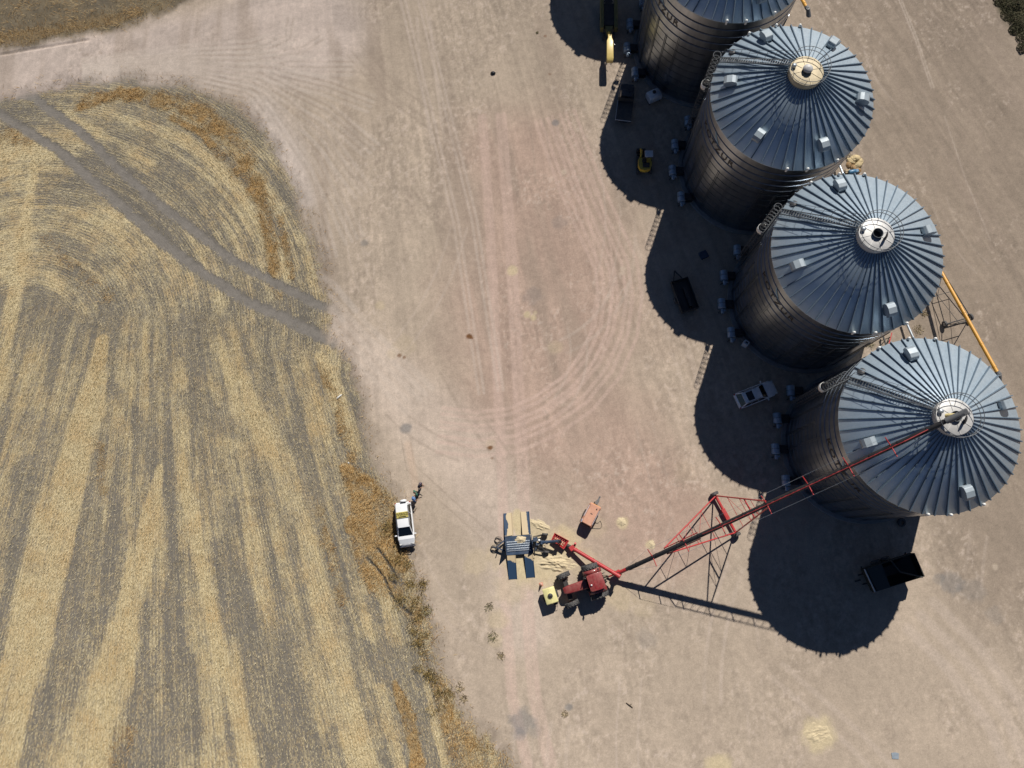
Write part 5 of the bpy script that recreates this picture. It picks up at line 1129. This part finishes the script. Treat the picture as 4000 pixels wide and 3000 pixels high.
# --- dark flat trailer in shade
z_ = lambda x, y, z=0: at(2450 + x * .33154, 800 + y * .33154, z)
Q = [z_(512, 922, .9), z_(706, 852, .9), z_(850, 1195, .9), z_(645, 1285, .9)]; c = sum(Q, Vector()) / 4; c.z = 0; ang = heading(Q[3], Q[0]); Ri = Matrix.Rotation(-ang, 3, 'Z')
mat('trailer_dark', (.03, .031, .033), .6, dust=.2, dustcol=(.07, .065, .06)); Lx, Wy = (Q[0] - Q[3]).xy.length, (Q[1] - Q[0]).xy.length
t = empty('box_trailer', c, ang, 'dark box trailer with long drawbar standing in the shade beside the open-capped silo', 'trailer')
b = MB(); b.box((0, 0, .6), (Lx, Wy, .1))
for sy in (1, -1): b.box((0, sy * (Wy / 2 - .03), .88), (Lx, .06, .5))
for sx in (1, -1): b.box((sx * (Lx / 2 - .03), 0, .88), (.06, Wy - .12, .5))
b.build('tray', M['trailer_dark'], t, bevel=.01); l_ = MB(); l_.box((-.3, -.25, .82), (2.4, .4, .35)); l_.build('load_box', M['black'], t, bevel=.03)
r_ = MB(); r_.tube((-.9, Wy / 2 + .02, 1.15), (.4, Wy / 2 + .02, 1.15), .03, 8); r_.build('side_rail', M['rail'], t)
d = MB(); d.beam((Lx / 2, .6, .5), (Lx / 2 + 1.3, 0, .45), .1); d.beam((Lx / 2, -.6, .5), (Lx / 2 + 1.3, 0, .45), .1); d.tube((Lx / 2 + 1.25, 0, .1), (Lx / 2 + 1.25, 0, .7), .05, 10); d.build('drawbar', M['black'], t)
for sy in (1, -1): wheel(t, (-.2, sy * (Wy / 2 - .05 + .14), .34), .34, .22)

# --- small yellow excavator in shade
y_ = lambda x, y, z=0: at(2300 + x * .36166, 400 + y * .36166, z)
c = y_(590, 690); ang = heading(y_(605, 800), y_(595, 540))
t = empty('mini_excavator', c, ang, 'small yellow excavator with a white canopy standing in the silo shade', 'excavator')
mat('canopy', (.62, .64, .66), .45)
b = MB().loft([[(x, y, z) for x, y in ((.35, -.75), (.35, .75), (-.5, .8), (-1.05, .6), (-1.2, .2), (-1.2, -.2), (-1.05, -.6), (-.5, -.8))] for z in (.75, 1.35)], smooth=False); b.build('house', M['yellow'], t, bevel=.06, seg=3)
e = MB(); e.box((-.6, -.1, 1.4), (.6, .8, .12)); e.box((.0, .1, 1.3), (.5, .5, .4)); e.build('engine_cover', M['black'], t, bevel=.04)
cn = MB(); cn.box((.35, -.32, 2.3), (.85, .95, .07)); cn.build('canopy', M['canopy'], t, bevel=.03)
ps = MB()
for x, y in ((.72, -.74), (.72, .1), (-.04, -.74), (-.04, .1)): ps.beam((x, y, 1.3), (x, y, 2.28), .06)
ps.build('canopy_post', M['black'], t)
for sy in (1, -1):
    tk = MB(); pr_ = []
    for i in range(12): a = PI / 2 + PI * i / 11; pr_.append((-.85 + .3 * math.cos(a), .3 + .3 * math.sin(a)))
    for i in range(12): a = -PI / 2 + PI * i / 11; pr_.append((.85 + .3 * math.cos(a), .3 + .3 * math.sin(a)))
    tk.prism(pr_, 'y', sy * .55, sy * .9); tk.build('track', M['tyre'], t, bevel=.03)
bm2 = MB(); bm2.beam((.4, .45, 1.0), (1.2, .45, 1.7), .2, .26); bm2.beam((1.2, .45, 1.7), (1.65, .45, 1.1), .18, .2); bm2.build('boom', M['yellow'], t, bevel=.02)
bk = MB(); bk.prism([(1.5, .2), (1.9, .25), (1.95, .7), (1.75, 1.05), (1.5, .95)], 'y', -.15, .85); bk.build('bucket', M['black'], t, bevel=.02)
bd_ = MB(); bd_.box((1.25, -.1, .3), (.1, 1.7, .4)); bd_.build('dozer_blade', M['black'], t)

# --- yellow grain loader with its chute in the sun
c = q_(1035, 230); ang = heading(q_(1035, 60), q_(1038, 500)); 
mat('olive_panel', (.20, .17, .055), .5, var=.2); mat('chute_yellow', (.64, .48, .16), .42, var=.06)
t = empty('grain_loader', c, ang, 'yellow mobile grain loader in shade, its bright yellow chute poking into the sun', 'grain loader')
LLn = (q_(1035, 60) - q_(1035, 380)).xy.length; half = LLn / 2
b = MB()
for sy in (1, -1): b.box((0, sy * .86, 1.15), (LLn, .42, .9))
b.build('side_panel', M['olive_panel'], t, bevel=.05)
m_ = MB(); m_.box((.1, 0, 1.05), (LLn * .72, 1.26, .7)); m_.box((-half + .4, 0, .9), (1.0, .8, .5)); m_.build('hopper', M['black'], t, bevel=.03)
n_ = MB(); n_.prism([(half - .4, -.5), (half - .4, .5), (half + .7, .24), (half + .7, -.24)], 'z', 1.0, 1.4); n_.build('neck', M['olive_panel'], t, bevel=.03)
a_ = MB(); a_.tube((half + .5, 0, 1.3), (half + 1.75, .0, 2.2), .22, 16); a_.build('elevator_tube', M['yellow'], t)
xe = (q_(1038, 500) - c).xy.length; xe2 = (q_(1035, 655, 2.2) - c).xy.length
cz = MB().loft([rrect(x, w_, 0, z0, z1, .06, 3) for x, w_, z0, z1 in ((xe, .42, 2.0, 2.3), (xe + .55, .46, 2.05, 2.38), (xe + 1.0, .78, 2.0, 2.42), (xe2 - .3, .82, 1.9, 2.42), (xe2, .74, 1.75, 2.2))]); co_ = cz.build('chute', M['chute_yellow'], t)
lm = MB(); lm.path([(xe + 1.3, .42, 2.2), (xe + 1.4, .6, 2.25), (xe + 1.55, .62, 2.2)], .03, 8); lm.build('chute_handle', M['chrome'], co_)
h_ = MB(); h_.path([(-half - .0, .5, .8), (-half - .45, .35, .75), (-half - .6, 0, .7), (-half - .45, -.35, .75), (-half, -.5, .8)], .07, 8); h_.beam((-half - .6, 0, .7), (-half - 1.2, 0, .5), .12); h_.build('drawbar', M['black'], t)
for sx in (-.4, half + .3):
    for sy in (1, -1): wheel(t, (sx, sy * (.95 if sx < 0 else .62), .42), .42, .26)
# ------------------------------------------------------------------ yellow transport augers behind the silos
mat('auger_yellow', (.60, .30, .035), .45, var=.12, dust=.12)
e_ = lambda x, y, z=0: at(3650 + x * .27126, 1050 + y * .27126, z)
top, bot_ = e_(905, 1492, 5.2), e_(100, 52, 2.45); dirv = (top - bot_).normalized(); low = bot_ - dirv * (bot_.z - .5) / dirv.z
base3 = low.copy(); base3.z = 0
def yellow_auger():
    t = empty('transport_auger', base3, 0)
    p0, p1 = low - base3, top - base3
    b = MB(); b.tube(p0, p1, .19, 18)
    for f in (.1, .3, .48, .62, .66, .84, .97): q = lerp(p0, p1, f); b.tube(q - dirv * .06, q + dirv * .06, .215, 18)
    b.build('auger_tube', M['auger_yellow'], t)
    s_ = MB(); e = p1 + dirv * .1; s_.tube(e - dirv * .2, e + Vector((.1, -.12, -.05)), .24, 14); s_.loft([[e + Vector((.1 + .3 * math.cos(a) * .8, -.1 + .25 * math.sin(a), .12)) for a in [2 * PI * i / 10 for i in range(10)]], [e + Vector((.35 + .3 * math.cos(a), -.7 + .25 * math.sin(a), -.5)) for a in [2 * PI * i / 10 for i in range(10)]]]); s_.build('spout', M['plastic_grey'], t)
    W1, W2 = e_(150, 800, .42) - base3, e_(520, 695, .42) - base3
    f = MB(); sd = Vector((-dirv.y, dirv.x, 0)).normalized()
    f.tube(W1, W2, .07, 10)
    hi = lerp(p0, p1, .72); lo_ = lerp(p0, p1, .22)
    for Wp in (W1, W2):
        s = sd * (.15 if (Wp - lerp(W1, W2, .5)).dot(sd) > 0 else -.15)
        f.tube(Wp, hi + s - Vector((0, 0, .15)), .05, 8); f.tube(Wp, lo_ + s - Vector((0, 0, .15)), .05, 8)
    for k in (.35, .6): f.tube(lerp(W1, hi, k), lerp(W2, hi, k), .04, 8); f.tube(lerp(W1, lo_, k), lerp(W2, lo_, k), .035, 8)
    f.tube(lerp(W1, lo_, .35), lerp(W2, lo_, .6), .03, 8); f.tube(lerp(W1, lo_, .35), lerp(W1, hi, .6), .03, 8); f.tube(lerp(W2, lo_, .35), lerp(W2, hi, .6), .03, 8)
    f.build('undercarriage', M['black'], t)
    for Wp in (W1, W2): wheel(t, Wp, .40, .26, ax=tuple((W2 - W1).xy.normalized()) + (0,))
    g = MB(); g.loft([[p0 + Vector((x * .5, y * .45, .25)) for x, y in ((1, 1), (-1, 1), (-1, -1), (1, -1))], [p0 + Vector((x * .25, y * .2, -.4)) for x, y in ((1, 1), (-1, 1), (-1, -1), (1, -1))]], smooth=False); g.build('intake_hopper', M['auger_yellow'], t)
    return t
ya = yellow_auger(); tag(ya, 'yellow transport auger on black undercarriage standing behind the open-capped silo', 'auger', 'yellow augers behind the silos')
yb = copy_tree(ya); tag(yb, 'yellow transport auger at the top edge, only its grey spout end in the photo', 'auger', 'yellow augers behind the silos')
yb.location = base3 + (at(3150, 28, 5.2) - top)

# unloading tubes and poles between the silos
def tube_thing(name, p, q, r, m, label, cat, legs=True, group=None):
    b_ = Vector(p); b_.z = 0; t = empty(name, b_, 0, label, cat, group); a = MB(); a.tube(Vector(p) - b_, Vector(q) - b_, r, 12); a.build('pipe', M[m], t)
    s = MB(); mid = lerp(p, q, .6) - b_
    for dx in (-.3, .3): s.beam(mid, Vector((mid.x + dx, mid.y, 0)), .06)
    s.build('stand', M['dark_steel'], t); return t
tube_thing('unloading_pipe', at(3268, 618, .7), at(3310, 720, 1.1), .13, 'galv', 'pale steel unloading pipe between the yellowed-cap and open-cap silos', 'pipe', group='unloading pipes')
tube_thing('unloading_pipe', at(3536, 1250, .7), at(3585, 1360, 1.1), .13, 'galv', 'pale steel unloading pipe between the open-cap silo and the auger-filled silo', 'pipe', group='unloading pipes')
tube_thing('red_post', at(3472, 1345, 1.4), at(3484, 1300, .4), .05, 'red', 'thin red rod leaning beside the open-cap silo', 'rod')
tube_thing('sweep_pipe', at(3462, 1352, 1.0), at(3449, 1310, .4), .09, 'black', 'short black pipe beside the thin red rod', 'pipe')

# ------------------------------------------------------------------ rocks, litter, containers
def noisy_ball(r, sx=1, sy=1, sz=.7, seed=0, cuts=3, amp=.25):
    import bmesh
    from mathutils import noise
    bm = bmesh.new(); bmesh.ops.create_icosphere(bm, subdivisions=cuts, radius=1)
    for v in bm.verts:
        n = noise.noise(v.co * 1.6 + Vector((seed * 3.1, seed, 0))); c_ = round(v.co.z * 3) / 3
        v.co = Vector((v.co.x * sx, v.co.y * sy, max(-.3, (v.co.z * .6 + c_ * .4)) * sz)) * r * (1 + amp * n)
    mb = MB(); bm.verts.index_update(); mb.add([v.co.copy() for v in bm.verts], [tuple(v.index for v in f.verts) for f in bm.faces], 0, False); bm.free(); return mb
mat('sandstone', (.46, .36, .2), .9, var=.35, scale=3, bump=.5); mat('sandstone_brown', (.30, .19, .09), .9, var=.4, scale=3, bump=.5)
rk = lambda x, y: at(2600 + x * .45208, y * .45208)
for i, (x, y, r, m, lb) in enumerate(((1640, 1375, .55, 'sandstone', 'large pale boulder at the back of the rock heap'), (1675, 1400, .45, 'sandstone', 'pale boulder on the outer side of the rock heap'), (1600, 1395, .42, 'sandstone', 'cream boulder near the wall of the yellowed-cap silo'),
        (1655, 1440, .5, 'sandstone', 'tilted cream slab in the middle of the rock heap'), (1620, 1455, .4, 'sandstone_brown', 'brown boulder in the rock heap'), (1660, 1475, .36, 'sandstone_brown', 'small rusty boulder nearest the blue pump'), (1580, 1425, .34, 'sandstone_brown', 'brown boulder at the silo end of the rock heap'))):
    o = noisy_ball(r, 1.2, .85, .6, i, 3).build('sandstone_boulder', M[m]); o.location = rk(x, y) + Vector((0, 0, r * .25)); o.rotation_euler = (.2 * (i % 3 - 1), .25 * (i % 2), i * 1.3); tag(o, lb, 'rock', 'boulders between the silos')
c = rk(1600, 1500); t = empty('water_pump', c, .2, 'small blue pump beside the sandstone boulders', 'pump')
a = MB(); a.lathe([(.25, -.4), (.28, -.35), (.28, .35), (.25, .4)], 16, (0, 0, .4), rot3(0, PI / 2, 0), caps=True); a.build('motor', mat('pump_blue', (.05, .16, .28), .4), t); a = MB(); a.box((.55, 0, .35), (.35, .4, .5)); a.build('pump_housing', M['pump_blue'], t, bevel=.04); a = MB(); a.box((0, 0, .06), (1.4, .6, .1)); a.build('base_frame', M['dark_steel'], t)
a = MB(); a.box((0, 0, .14), (.6, .5, .28)); a.box((0, 0, .30), (.66, .1, .05)); o = a.build('timber_block', mat('timber', (.35, .27, .17), .8), bevel=.02); o.location = rk(1568, 1488); tag(o, 'pale timber block beside the blue pump', 'block')
# white plastic tank with black lid
c = q_(1520, 1080); t = empty('plastic_tank', c, heading(q_(1450, 1100), q_(1590, 1040)), 'white plastic tank with a round black lid in the shade by the first silo', 'tank')
mat('poly_white', (.52, .55, .58), .5, var=.05)
a = MB().loft([rrect(x, 1.25, 0, .35, z1, .28, 5) for x, z1 in ((-.8, 1.25), (-.68, 1.42), (0, 1.48), (.68, 1.42), (.8, 1.25))]); a.build('tank', M['poly_white'], t)
a = MB(); a.lathe([(.22, 0), (.22, .09), (.18, .11), (0, .11)], 20, (0, .12, 1.46)); a.build('lid', M['black'], t)
a = MB()
for x in (-.7, .7):
    for y in (-.45, .45): a.beam((x, y, 0), (x, y, .5), .08)
a.beam((-.8, 0, .3), (.8, 0, .3), .9, .1); a.build('cradle', M['black'], t)
# blue flat crate, white cabinet, old tyre
Q = [z_(842, 565, .3), z_(925, 527, .3), z_(962, 605, .3), z_(885, 645, .3)]; c = sum(Q, Vector()) / 4; ang = heading(Q[0], Q[1]); c.z = 0
t = empty('blue_crate', c, ang, 'low dark blue crate lying in the shade of the yellowed-cap silo', 'crate'); W1_, W2_ = (Q[1] - Q[0]).xy.length, (Q[2] - Q[1]).xy.length
a = MB(); a.box((0, 0, .2), (W1_, W2_, .3)); a.build('body', mat('crate_blue', (.03, .055, .10), .6), t, bevel=.03); a = MB(); a.box((0, 0, .37), (W1_ * .96, W2_ * .96, .05)); a.build('lid', M['crate_blue'], t, bevel=.02)
c = at(2905, 1349); t = empty('electric_cabinet', c, math.radians(-35), 'small white electric cabinet at the foot of the open-cap silo', 'cabinet')
a = MB(); a.box((0, 0, .65), (.6, .5, 1.1)); a.build('box', M['poly_white'], t, bevel=.03); a = MB(); a.box((0, 0, 1.225), (.3, .14, .05)); a.build('cable_entry', M['dark_steel'], t); a = MB(); a.box((0, -.262, .65), (.5, .03, .9)); a.build('door', M['poly_white'], t)
a = MB(); a.lathe([(.22, -.1), (.36, -.13), (.44, -.1), (.46, 0), (.44, .1), (.36, .13), (.22, .1), (.22, -.1)], 28); o = a.build('old_tyre', M['tyre']); o.location = at(3520, 2041) + Vector((0, 0, .13)); tag(o, 'old black tyre lying flat at the foot of the auger-filled silo', 'tyre')
# traffic cone
c = at(2113.5, 2283); t = empty('traffic_cone', c, .3, 'faded orange traffic cone standing near the tractor tank', 'cone')
mat('cone_orange', (.55, .25, .17), .6); a = MB(); a.lathe([(.16, .03), (.13, .25), (.09, .5), (.05, .78), (.03, .8), (0, .8)], 18); a.build('cone', M['cone_orange'], t); a = MB(); a.box((0, 0, .02), (.4, .4, .04)); a.build('base', M['cone_orange'], t, bevel=.02); a = MB(); a.lathe([(.125, .33), (.1, .5)], 18); a.build('band', M['white'], t)
# a few bits on the yard
a = noisy_ball(.28, 1.2, .8, .6, 9, 2); o = a.build('black_bag', M['black_gloss']); o.location = at(1926, 287) + Vector((0, 0, .08)); tag(o, 'crumpled black bag lying alone on the upper yard', 'bag')
a = noisy_ball(.22, 1.8, .5, .5, 12, 2); o = a.build('white_scrap', M['white']); o.location = at(1325, 1550) + Vector((0, 0, .06)); o.rotation_euler = (0, 0, .7); tag(o, 'torn white plastic scrap in the dry grass verge', 'litter', 'white litter in the verge')
a = noisy_ball(.1, 1, 1, .6, 13, 2); o = a.build('white_scrap', M['white']); o.location = at(1362, 1808) + Vector((0, 0, .06)); tag(o, 'tiny white scrap at the top of the golden grass patch', 'litter', 'white litter in the verge')
a = MB(); a.path([(-.35, .1, .05), (0, 0, .09), (.4, -.16, .05)], .045, 7); a.path([(.05, 0, .09), (.2, .16, .07)], .025, 6); o = a.build('stick', mat('old_wood', (.1, .075, .05), .9)); o.location = at(2458, 2753); o.rotation_euler = (0, 0, -.3); tag(o, 'short dark stick on the bare lower yard', 'stick')
a = MB(); a.prism([(-.35, -.3), (.3, -.33), (.36, .22), (.0, .3), (-.38, .24)], 'z', .01, .05); o = a.build('blue_sheet', mat('sheet_blue', (.24, .28, .32), .6)); o.location = at(3497, 2951); tag(o, 'pale blue sheet scrap near the bottom edge of the yard', 'litter')
# ------------------------------------------------------------------ grain heaps
def heap(px, py, rx, ry, h, rz, label, seed, trod=0.0, z0=0.0, cat='grain heap'):
    n, m = 72, 18; V = []; F = []
    A = np.arange(n) * 2 * PI / n; edge = 1 + .18 * np.sin(2 * A + seed) + .1 * np.sin(5 * A + 2 * seed) + .06 * np.sin(11 * A + seed)
    for k in range(m + 1):
        q = 1.1 * k / m; x, y = q * edge * rx * np.cos(A), q * edge * ry * np.sin(A)
        zz = h * np.maximum(0, 1 - q) ** 1.2
        if trod: zz = zz + trod * (fbm(x * 1.4 + y * .6 + seed, y * 4.5 - x * .8, 22, 4, .6) - .42) * np.clip((1 - q) * 4, 0, 1)
        zz = zz + np.zeros(n)
        if q >= 1: zz = zz * 0 - .04
        V += [(float(a_), float(b_), float(c_)) for a_, b_, c_ in zip(x, y, zz)]
    for k in range(m):
        for i in range(n): j = (i + 1) % n; F.append((k * n + i, k * n + j, (k + 1) * n + j, (k + 1) * n + i))
    mb = MB(); mb.add(V, F, 0, True); o = mb.build('grain_heap', M['grain']); p = at(px, py, z0); o.location = (p.x, p.y, z0 - .01 if z0 else .0); o.rotation_euler = (0, 0, rz); return tag(o, label, cat, 'spilled grain heaps')
heap(2172, 2200, 1.9, 1.0, .16, -.15, 'furrowed grain heap between the blue hopper and the tractor', 1, .55)
heap(2428, 2038, .42, .55, .12, .2, 'small trodden grain heap beside the orange compressor', 2, .1)
heap(3196, 2868, 1.25, 1.1, .05, .3, 'broad scratched grain patch low on the empty yard', 3, .3)
heap(2547, 2127, .36, .4, .1, 0, 'small round grain heap under the red auger', 4)
heap(2034, 2108, .62, .3, .22, -.05, 'grain heap lying on the blue hopper deck', 5, .06, z0=.52)
heap(2105, 2050, 1.2, .5, .06, -.5, 'low ragged grain ridge by the upper hopper wheel', 6, .3)
# ------------------------------------------------------------------ plants
def clump(name, n, rad, hgt, mats, seed, lean=.5):
    r = np.random.default_rng(seed); X = np.clip(r.normal(0, rad * .4, n), -rad * .9, rad * .9); Y = np.clip(r.normal(0, rad * .4, n), -rad * .9, rad * .9); A = np.arctan2(Y, X) + r.normal(0, .7, n); Ln = hgt * r.uniform(.5, 1.2, n); T = r.uniform(.35, 1.35, n); W_ = r.uniform(.015, .04, n)
    mb = MB()
    for i in range(n):
        d = Vector((math.cos(A[i]), math.sin(A[i]), 0)); s = Vector((-d.y, d.x, 0)) * W_[i]; p = Vector((X[i], Y[i], 0)); m = p + d * Ln[i] * .45 * math.cos(T[i]) + Vector((0, 0, Ln[i] * .6 * math.sin(T[i]))); e = p + d * Ln[i] * math.cos(T[i]) + Vector((0, 0, Ln[i] * .85 * math.sin(T[i])))
        mb.add([p - s, p + s, m + s * .7, m - s * .7, e], [(0, 1, 2, 3), (3, 2, 4)])
    return mb.build(name, mats)
WEED = blade_mat('weed_green', (.09, .09, .05), (.24, .21, .12), (.42, .36, .22)); DRYW = blade_mat('weed_dry', (.18, .13, .07), (.34, .27, .16), (.48, .40, .26))
for i, (x, y, r, h, m, lb) in enumerate(((1911, 2370, .55, .4, WEED, 'green-grey weed tuft, upper one of those left of the lower wheel tracks'), (1925, 2485, .6, .45, WEED, 'wider green weed tuft in the middle of the strip left of the wheel tracks'), (1957, 2560, .45, .35, DRYW, 'dry weed tuft at the lower end of the strip left of the wheel tracks'),
        (1668, 2385, .75, .6, WEED, 'dark green bush of grass on the point of the verge'), (1605, 2440, .8, .6, DRYW, 'dark brown grass bush inside the verge point'), (1795, 2685, .6, .45, DRYW, 'loose dry weed on the yard right of the verge'), (1812, 2728, .5, .4, DRYW, 'small dry weed just below the loose one by the verge'),
        (2206, 2788, .4, .3, DRYW, 'straw weed beside the dark stain on the lower yard'), (1705, 2645, .45, .4, DRYW, 'dry tuft leaning out of the verge edge'), (1590, 2200, .5, .5, WEED, 'weed tuft in the verge just below the OVERSIZE car'),
        (3305, 605, .8, .4, WEED, 'green weeds between the boulders and the yellowed-cap silo'), (3585, 1290, .7, .45, DRYW, 'dry weeds by the unloading pipe at the auger-filled silo'), (3610, 1225, .5, .4, DRYW, 'small dry weed against the open-cap silo'), (3400, 1345, .6, .35, WEED, 'weeds behind the auger-filled silo'), (2098, 128, .2, .2, WEED, 'tiny weed at the upper yard'))):
    o = clump('weed', 110, r * .9, h * .6, m, 100 + i); o.location = at(x, y); tag(o, lb, 'weed')
LEAF = blade_mat('scrub_leaf', (.03, .035, .016), (.075, .075, .035), (.15, .13, .075)); mat('twig', (.12, .09, .06), .9)
def shrub(rad, hgt, seed):
    r = np.random.default_rng(seed); t = empty('scrub_bush', (0, 0, 0)); mb = MB(); n = 520
    for i in range(n):
        a = r.uniform(0, 2 * PI); q = rad * math.sqrt(r.uniform(0, 1)); lump = .65 + .35 * math.sin(3 * a + seed) * math.sin(5 * q); z = hgt * (1 - (q / rad) ** 2) * r.uniform(.45, 1.0) * lump + .05
        c_ = Vector((q * math.cos(a), q * math.sin(a), z)); R = rot3(r.uniform(-1, 1), r.uniform(-1, 1), r.uniform(0, 6.3)); s = r.uniform(.05, .13)
        mb.add([c_ + R @ Vector((-s, 0, 0)), c_ + R @ Vector((0, -s * .4, 0)), c_ + R @ Vector((s, 0, 0)), c_ + R @ Vector((0, s * .4, 0))], [(0, 1, 2, 3)])
    mb.build('leaves', LEAF, t); st = MB()
    for i in range(7): a = 2 * PI * i / 7; st.tube((0, 0, 0), (rad * .6 * math.cos(a), rad * .6 * math.sin(a), hgt * .7), .03, 5, r2=.012)
    st.build('stems', M['twig'], t); return t
where = ('left end', 'upper edge', 'middle', 'right end')
for i, (x, y, r) in enumerate(((3905, 5, .9), (3940, 25, 1.1), (3975, 15, 1.0), (3935, 60, .9), (3965, 75, 1.1), (3990, 105, 1.0), (3960, 120, .7), (3995, 150, .9), (3992, 190, .7), (4030, 60, 1.2), (4030, 170, 1.0), (3890, -30, 1.0))):
    o = shrub(r, .5 + .25 * (i % 3), 50 + i); o.location = at(x, y); tag(o, 'grey-green scrub bush in the dense patch at the upper right corner', 'bush', 'scrub bushes in the corner')

# ------------------------------------------------------------------ people by the white car
def person(loc, rz, shirt, trousers, hat, label, pose):
    t = empty('person', loc, rz, label, 'person', 'people by the white car')
    V = []; E_ = []; Rr = []
    def vx(p, r, frm=None):
        V.append(p); Rr.append(r); i = len(V) - 1
        if frm is not None: E_.append((frm, i))
        return i
    lean = pose.get('lean', 0); st = pose.get('stride', .12)
    pel = vx((0, 0, .95), .145); chest = vx((lean * .5, 0, 1.28), .15, pel); sh = vx((lean, 0, 1.45), .11, chest); nk = vx((lean * 1.1, 0, 1.53), .055, sh); hd = vx((lean * 1.25 + .02, 0, 1.64), .085, nk); vx((lean * 1.25 + .02, 0, 1.72), .075, hd)
    vx((lean * 1.25 + .12, 0, 1.635), .018, hd)                      # nose
    for sy in (1, -1): vx((lean * 1.25 + .01, sy * .1, 1.64), .018, hd)   # ears
    for sy, fx in ((1, st), (-1, -st)):
        h_ = vx((0, sy * .1, .9), .105, pel); k_2 = vx((fx * .6 + .04, sy * .11, .5), .07, h_); an_ = vx((fx - .03, sy * .12, .1), .048, k_2); vx((fx + .16, sy * .13, .045), .04, an_)
        s_ = vx((lean, sy * .2, 1.42), .07, sh); el = vx((lean + pose['el'][0], sy * (.25 + pose['el'][1]), 1.16 + pose['el'][2]), .045, s_); wr = vx((lean + pose['wr'][0], sy * (.22 + pose['wr'][1]), .96 + pose['wr'][2]), .033, el)
        w0 = Vector(V[wr]); dn = (w0 - Vector(V[el])).normalized(); pm = vx(tuple(w0 + dn * .07), .036, wr)
        fx_ = Vector((1, 0, 0)) - dn * dn.x; fx_ = fx_.normalized() if fx_.length > .2 else Vector((0, 1, 0))
        for j, ll in enumerate((.07, .085, .08, .06)):
            b0 = w0 + dn * .10 + fx_ * (.03 - .02 * j); f_ = vx(tuple(b0), .009, pm); vx(tuple(b0 + dn * ll + Vector((.015, 0, 0))), .008, f_)
        th_ = vx(tuple(w0 + dn * .05 + fx_ * .045), .01, pm); vx(tuple(w0 + dn * .09 + fx_ * .07), .009, th_)
    me = bpy.data.meshes.new('body'); me.from_pydata(V, E_, []); o = bpy.data.objects.new('body', me); COL.objects.link(o); o.parent = t; me.materials.append(M['skin'])
    sk = o.modifiers.new('skin', 'SKIN'); sk.use_smooth_shade = True; o.modifiers.new('sub', 'SUBSURF').levels = 1; o.modifiers['sub'].render_levels = 1
    lay = me.skin_vertices[0].data
    for i, r in enumerate(Rr): lay[i].radius = (r, r); lay[i].use_root = (i == 0)
    def garment(name, ids, grow, m, cut=None):
        g = MB()
        for a, b_, ra, rb_ in ids: g.tube(V[a], V[b_], Rr[a] + ra, 10, r2=Rr[b_] + rb_)
        g.build(name, m, t)
    import itertools
    legs = [(9, 10), (16 + 0, 17)] if False else []
    # shirt: one smooth surface over chest and sleeves; trousers: over hips and legs
    def cloth(name, sub, grow, m):
        ids = sorted(set(i for e in sub for i in e)); mp = {i: k for k, i in enumerate(ids)}; me2 = bpy.data.meshes.new(name); me2.from_pydata([V[i] for i in ids], [(mp[a], mp[b_]) for a, b_ in sub], []); o2 = bpy.data.objects.new(name, me2); COL.objects.link(o2); o2.parent = t; me2.materials.append(m)
        s2 = o2.modifiers.new('skin', 'SKIN'); s2.use_smooth_shade = True; o2.modifiers.new('sub', 'SUBSURF').levels = 1; o2.modifiers['sub'].render_levels = 1
        for i in ids: l = me2.skin_vertices[0].data[mp[i]]; l.radius = (Rr[i] + grow,) * 2; l.use_root = (i == ids[0])
    per = 18; L0 = 9   # first left-leg vertex
    l1 = [L0, L0 + 1, L0 + 2]; a1 = [L0 + 4, L0 + 5]; l2 = [L0 + per - 0, 0, 0]
    n_side = (len(V) - L0) // 2; l2 = [L0 + n_side, L0 + n_side + 1, L0 + n_side + 2]; a2 = [L0 + n_side + 4, L0 + n_side + 5]
    cloth('shirt', [(pel, chest), (chest, sh), (sh, a1[0]), (a1[0], a1[1]), (sh, a2[0]), (a2[0], a2[1])], .045, shirt)
    cloth('trousers', [(pel, l1[0]), (l1[0], l1[1]), (l1[1], l1[2]), (pel, l2[0]), (l2[0], l2[1]), (l2[1], l2[2])], .016, trousers)
    hx = lean * 1.25 + .02; h2 = MB()
    if hat: h2.lathe([(.22, 0), (.20, .025), (.115, .03), (.105, .10), (.06, .13), (0, .135)], 18, (hx, 0, 1.72)); h2.build('hat', hat, t)
    else: h2.lathe([(.1, -.06), (.108, 0), (.09, .07), (.04, .1), (0, .105)], 16, (hx - .01, 0, 1.7)); h2.build('hair', M['black'], t)
    sh_ = MB()
    for i in (l1[2], l2[2]): p = Vector(V[i]); sh_.box((p.x + .07, p.y, .04), (.29, .11, .08))
    sh_.build('boots', M['black'], t, bevel=.03)
mat('navy', (.025, .028, .075), .8); mat('green_shirt', (.018, .13, .085), .8); mat('sky_blue_shirt', (.11, .19, .36), .8); mat('dark_trousers', (.02, .022, .03), .85)
c4_ = lambda x, y: at(1500 + x * .21097, 1850 + y * .21097)
person(c4_(683, 228), math.radians(-20), M['navy'], M['dark_trousers'], None, 'person in a navy shirt, arms held forward, farthest from the white car', {'lean': .05, 'el': (.12, .02, .0), 'wr': (.36, -.08, .12), 'stride': .1})
person(c4_(618, 372), math.radians(215), M['green_shirt'], M['dark_trousers'], None, 'person in a green shirt standing between the two in blue', {'lean': .02, 'el': (.02, .1, .02), 'wr': (.12, .02, .14), 'stride': .08})
person(c4_(580, 490), math.radians(40), M['sky_blue_shirt'], M['dark_trousers'], M['sky_blue_shirt'], 'person in a light blue shirt and hat beside the tail of the white car', {'lean': .04, 'el': (.1, .04, .02), 'wr': (.26, .04, .16), 'stride': .12})
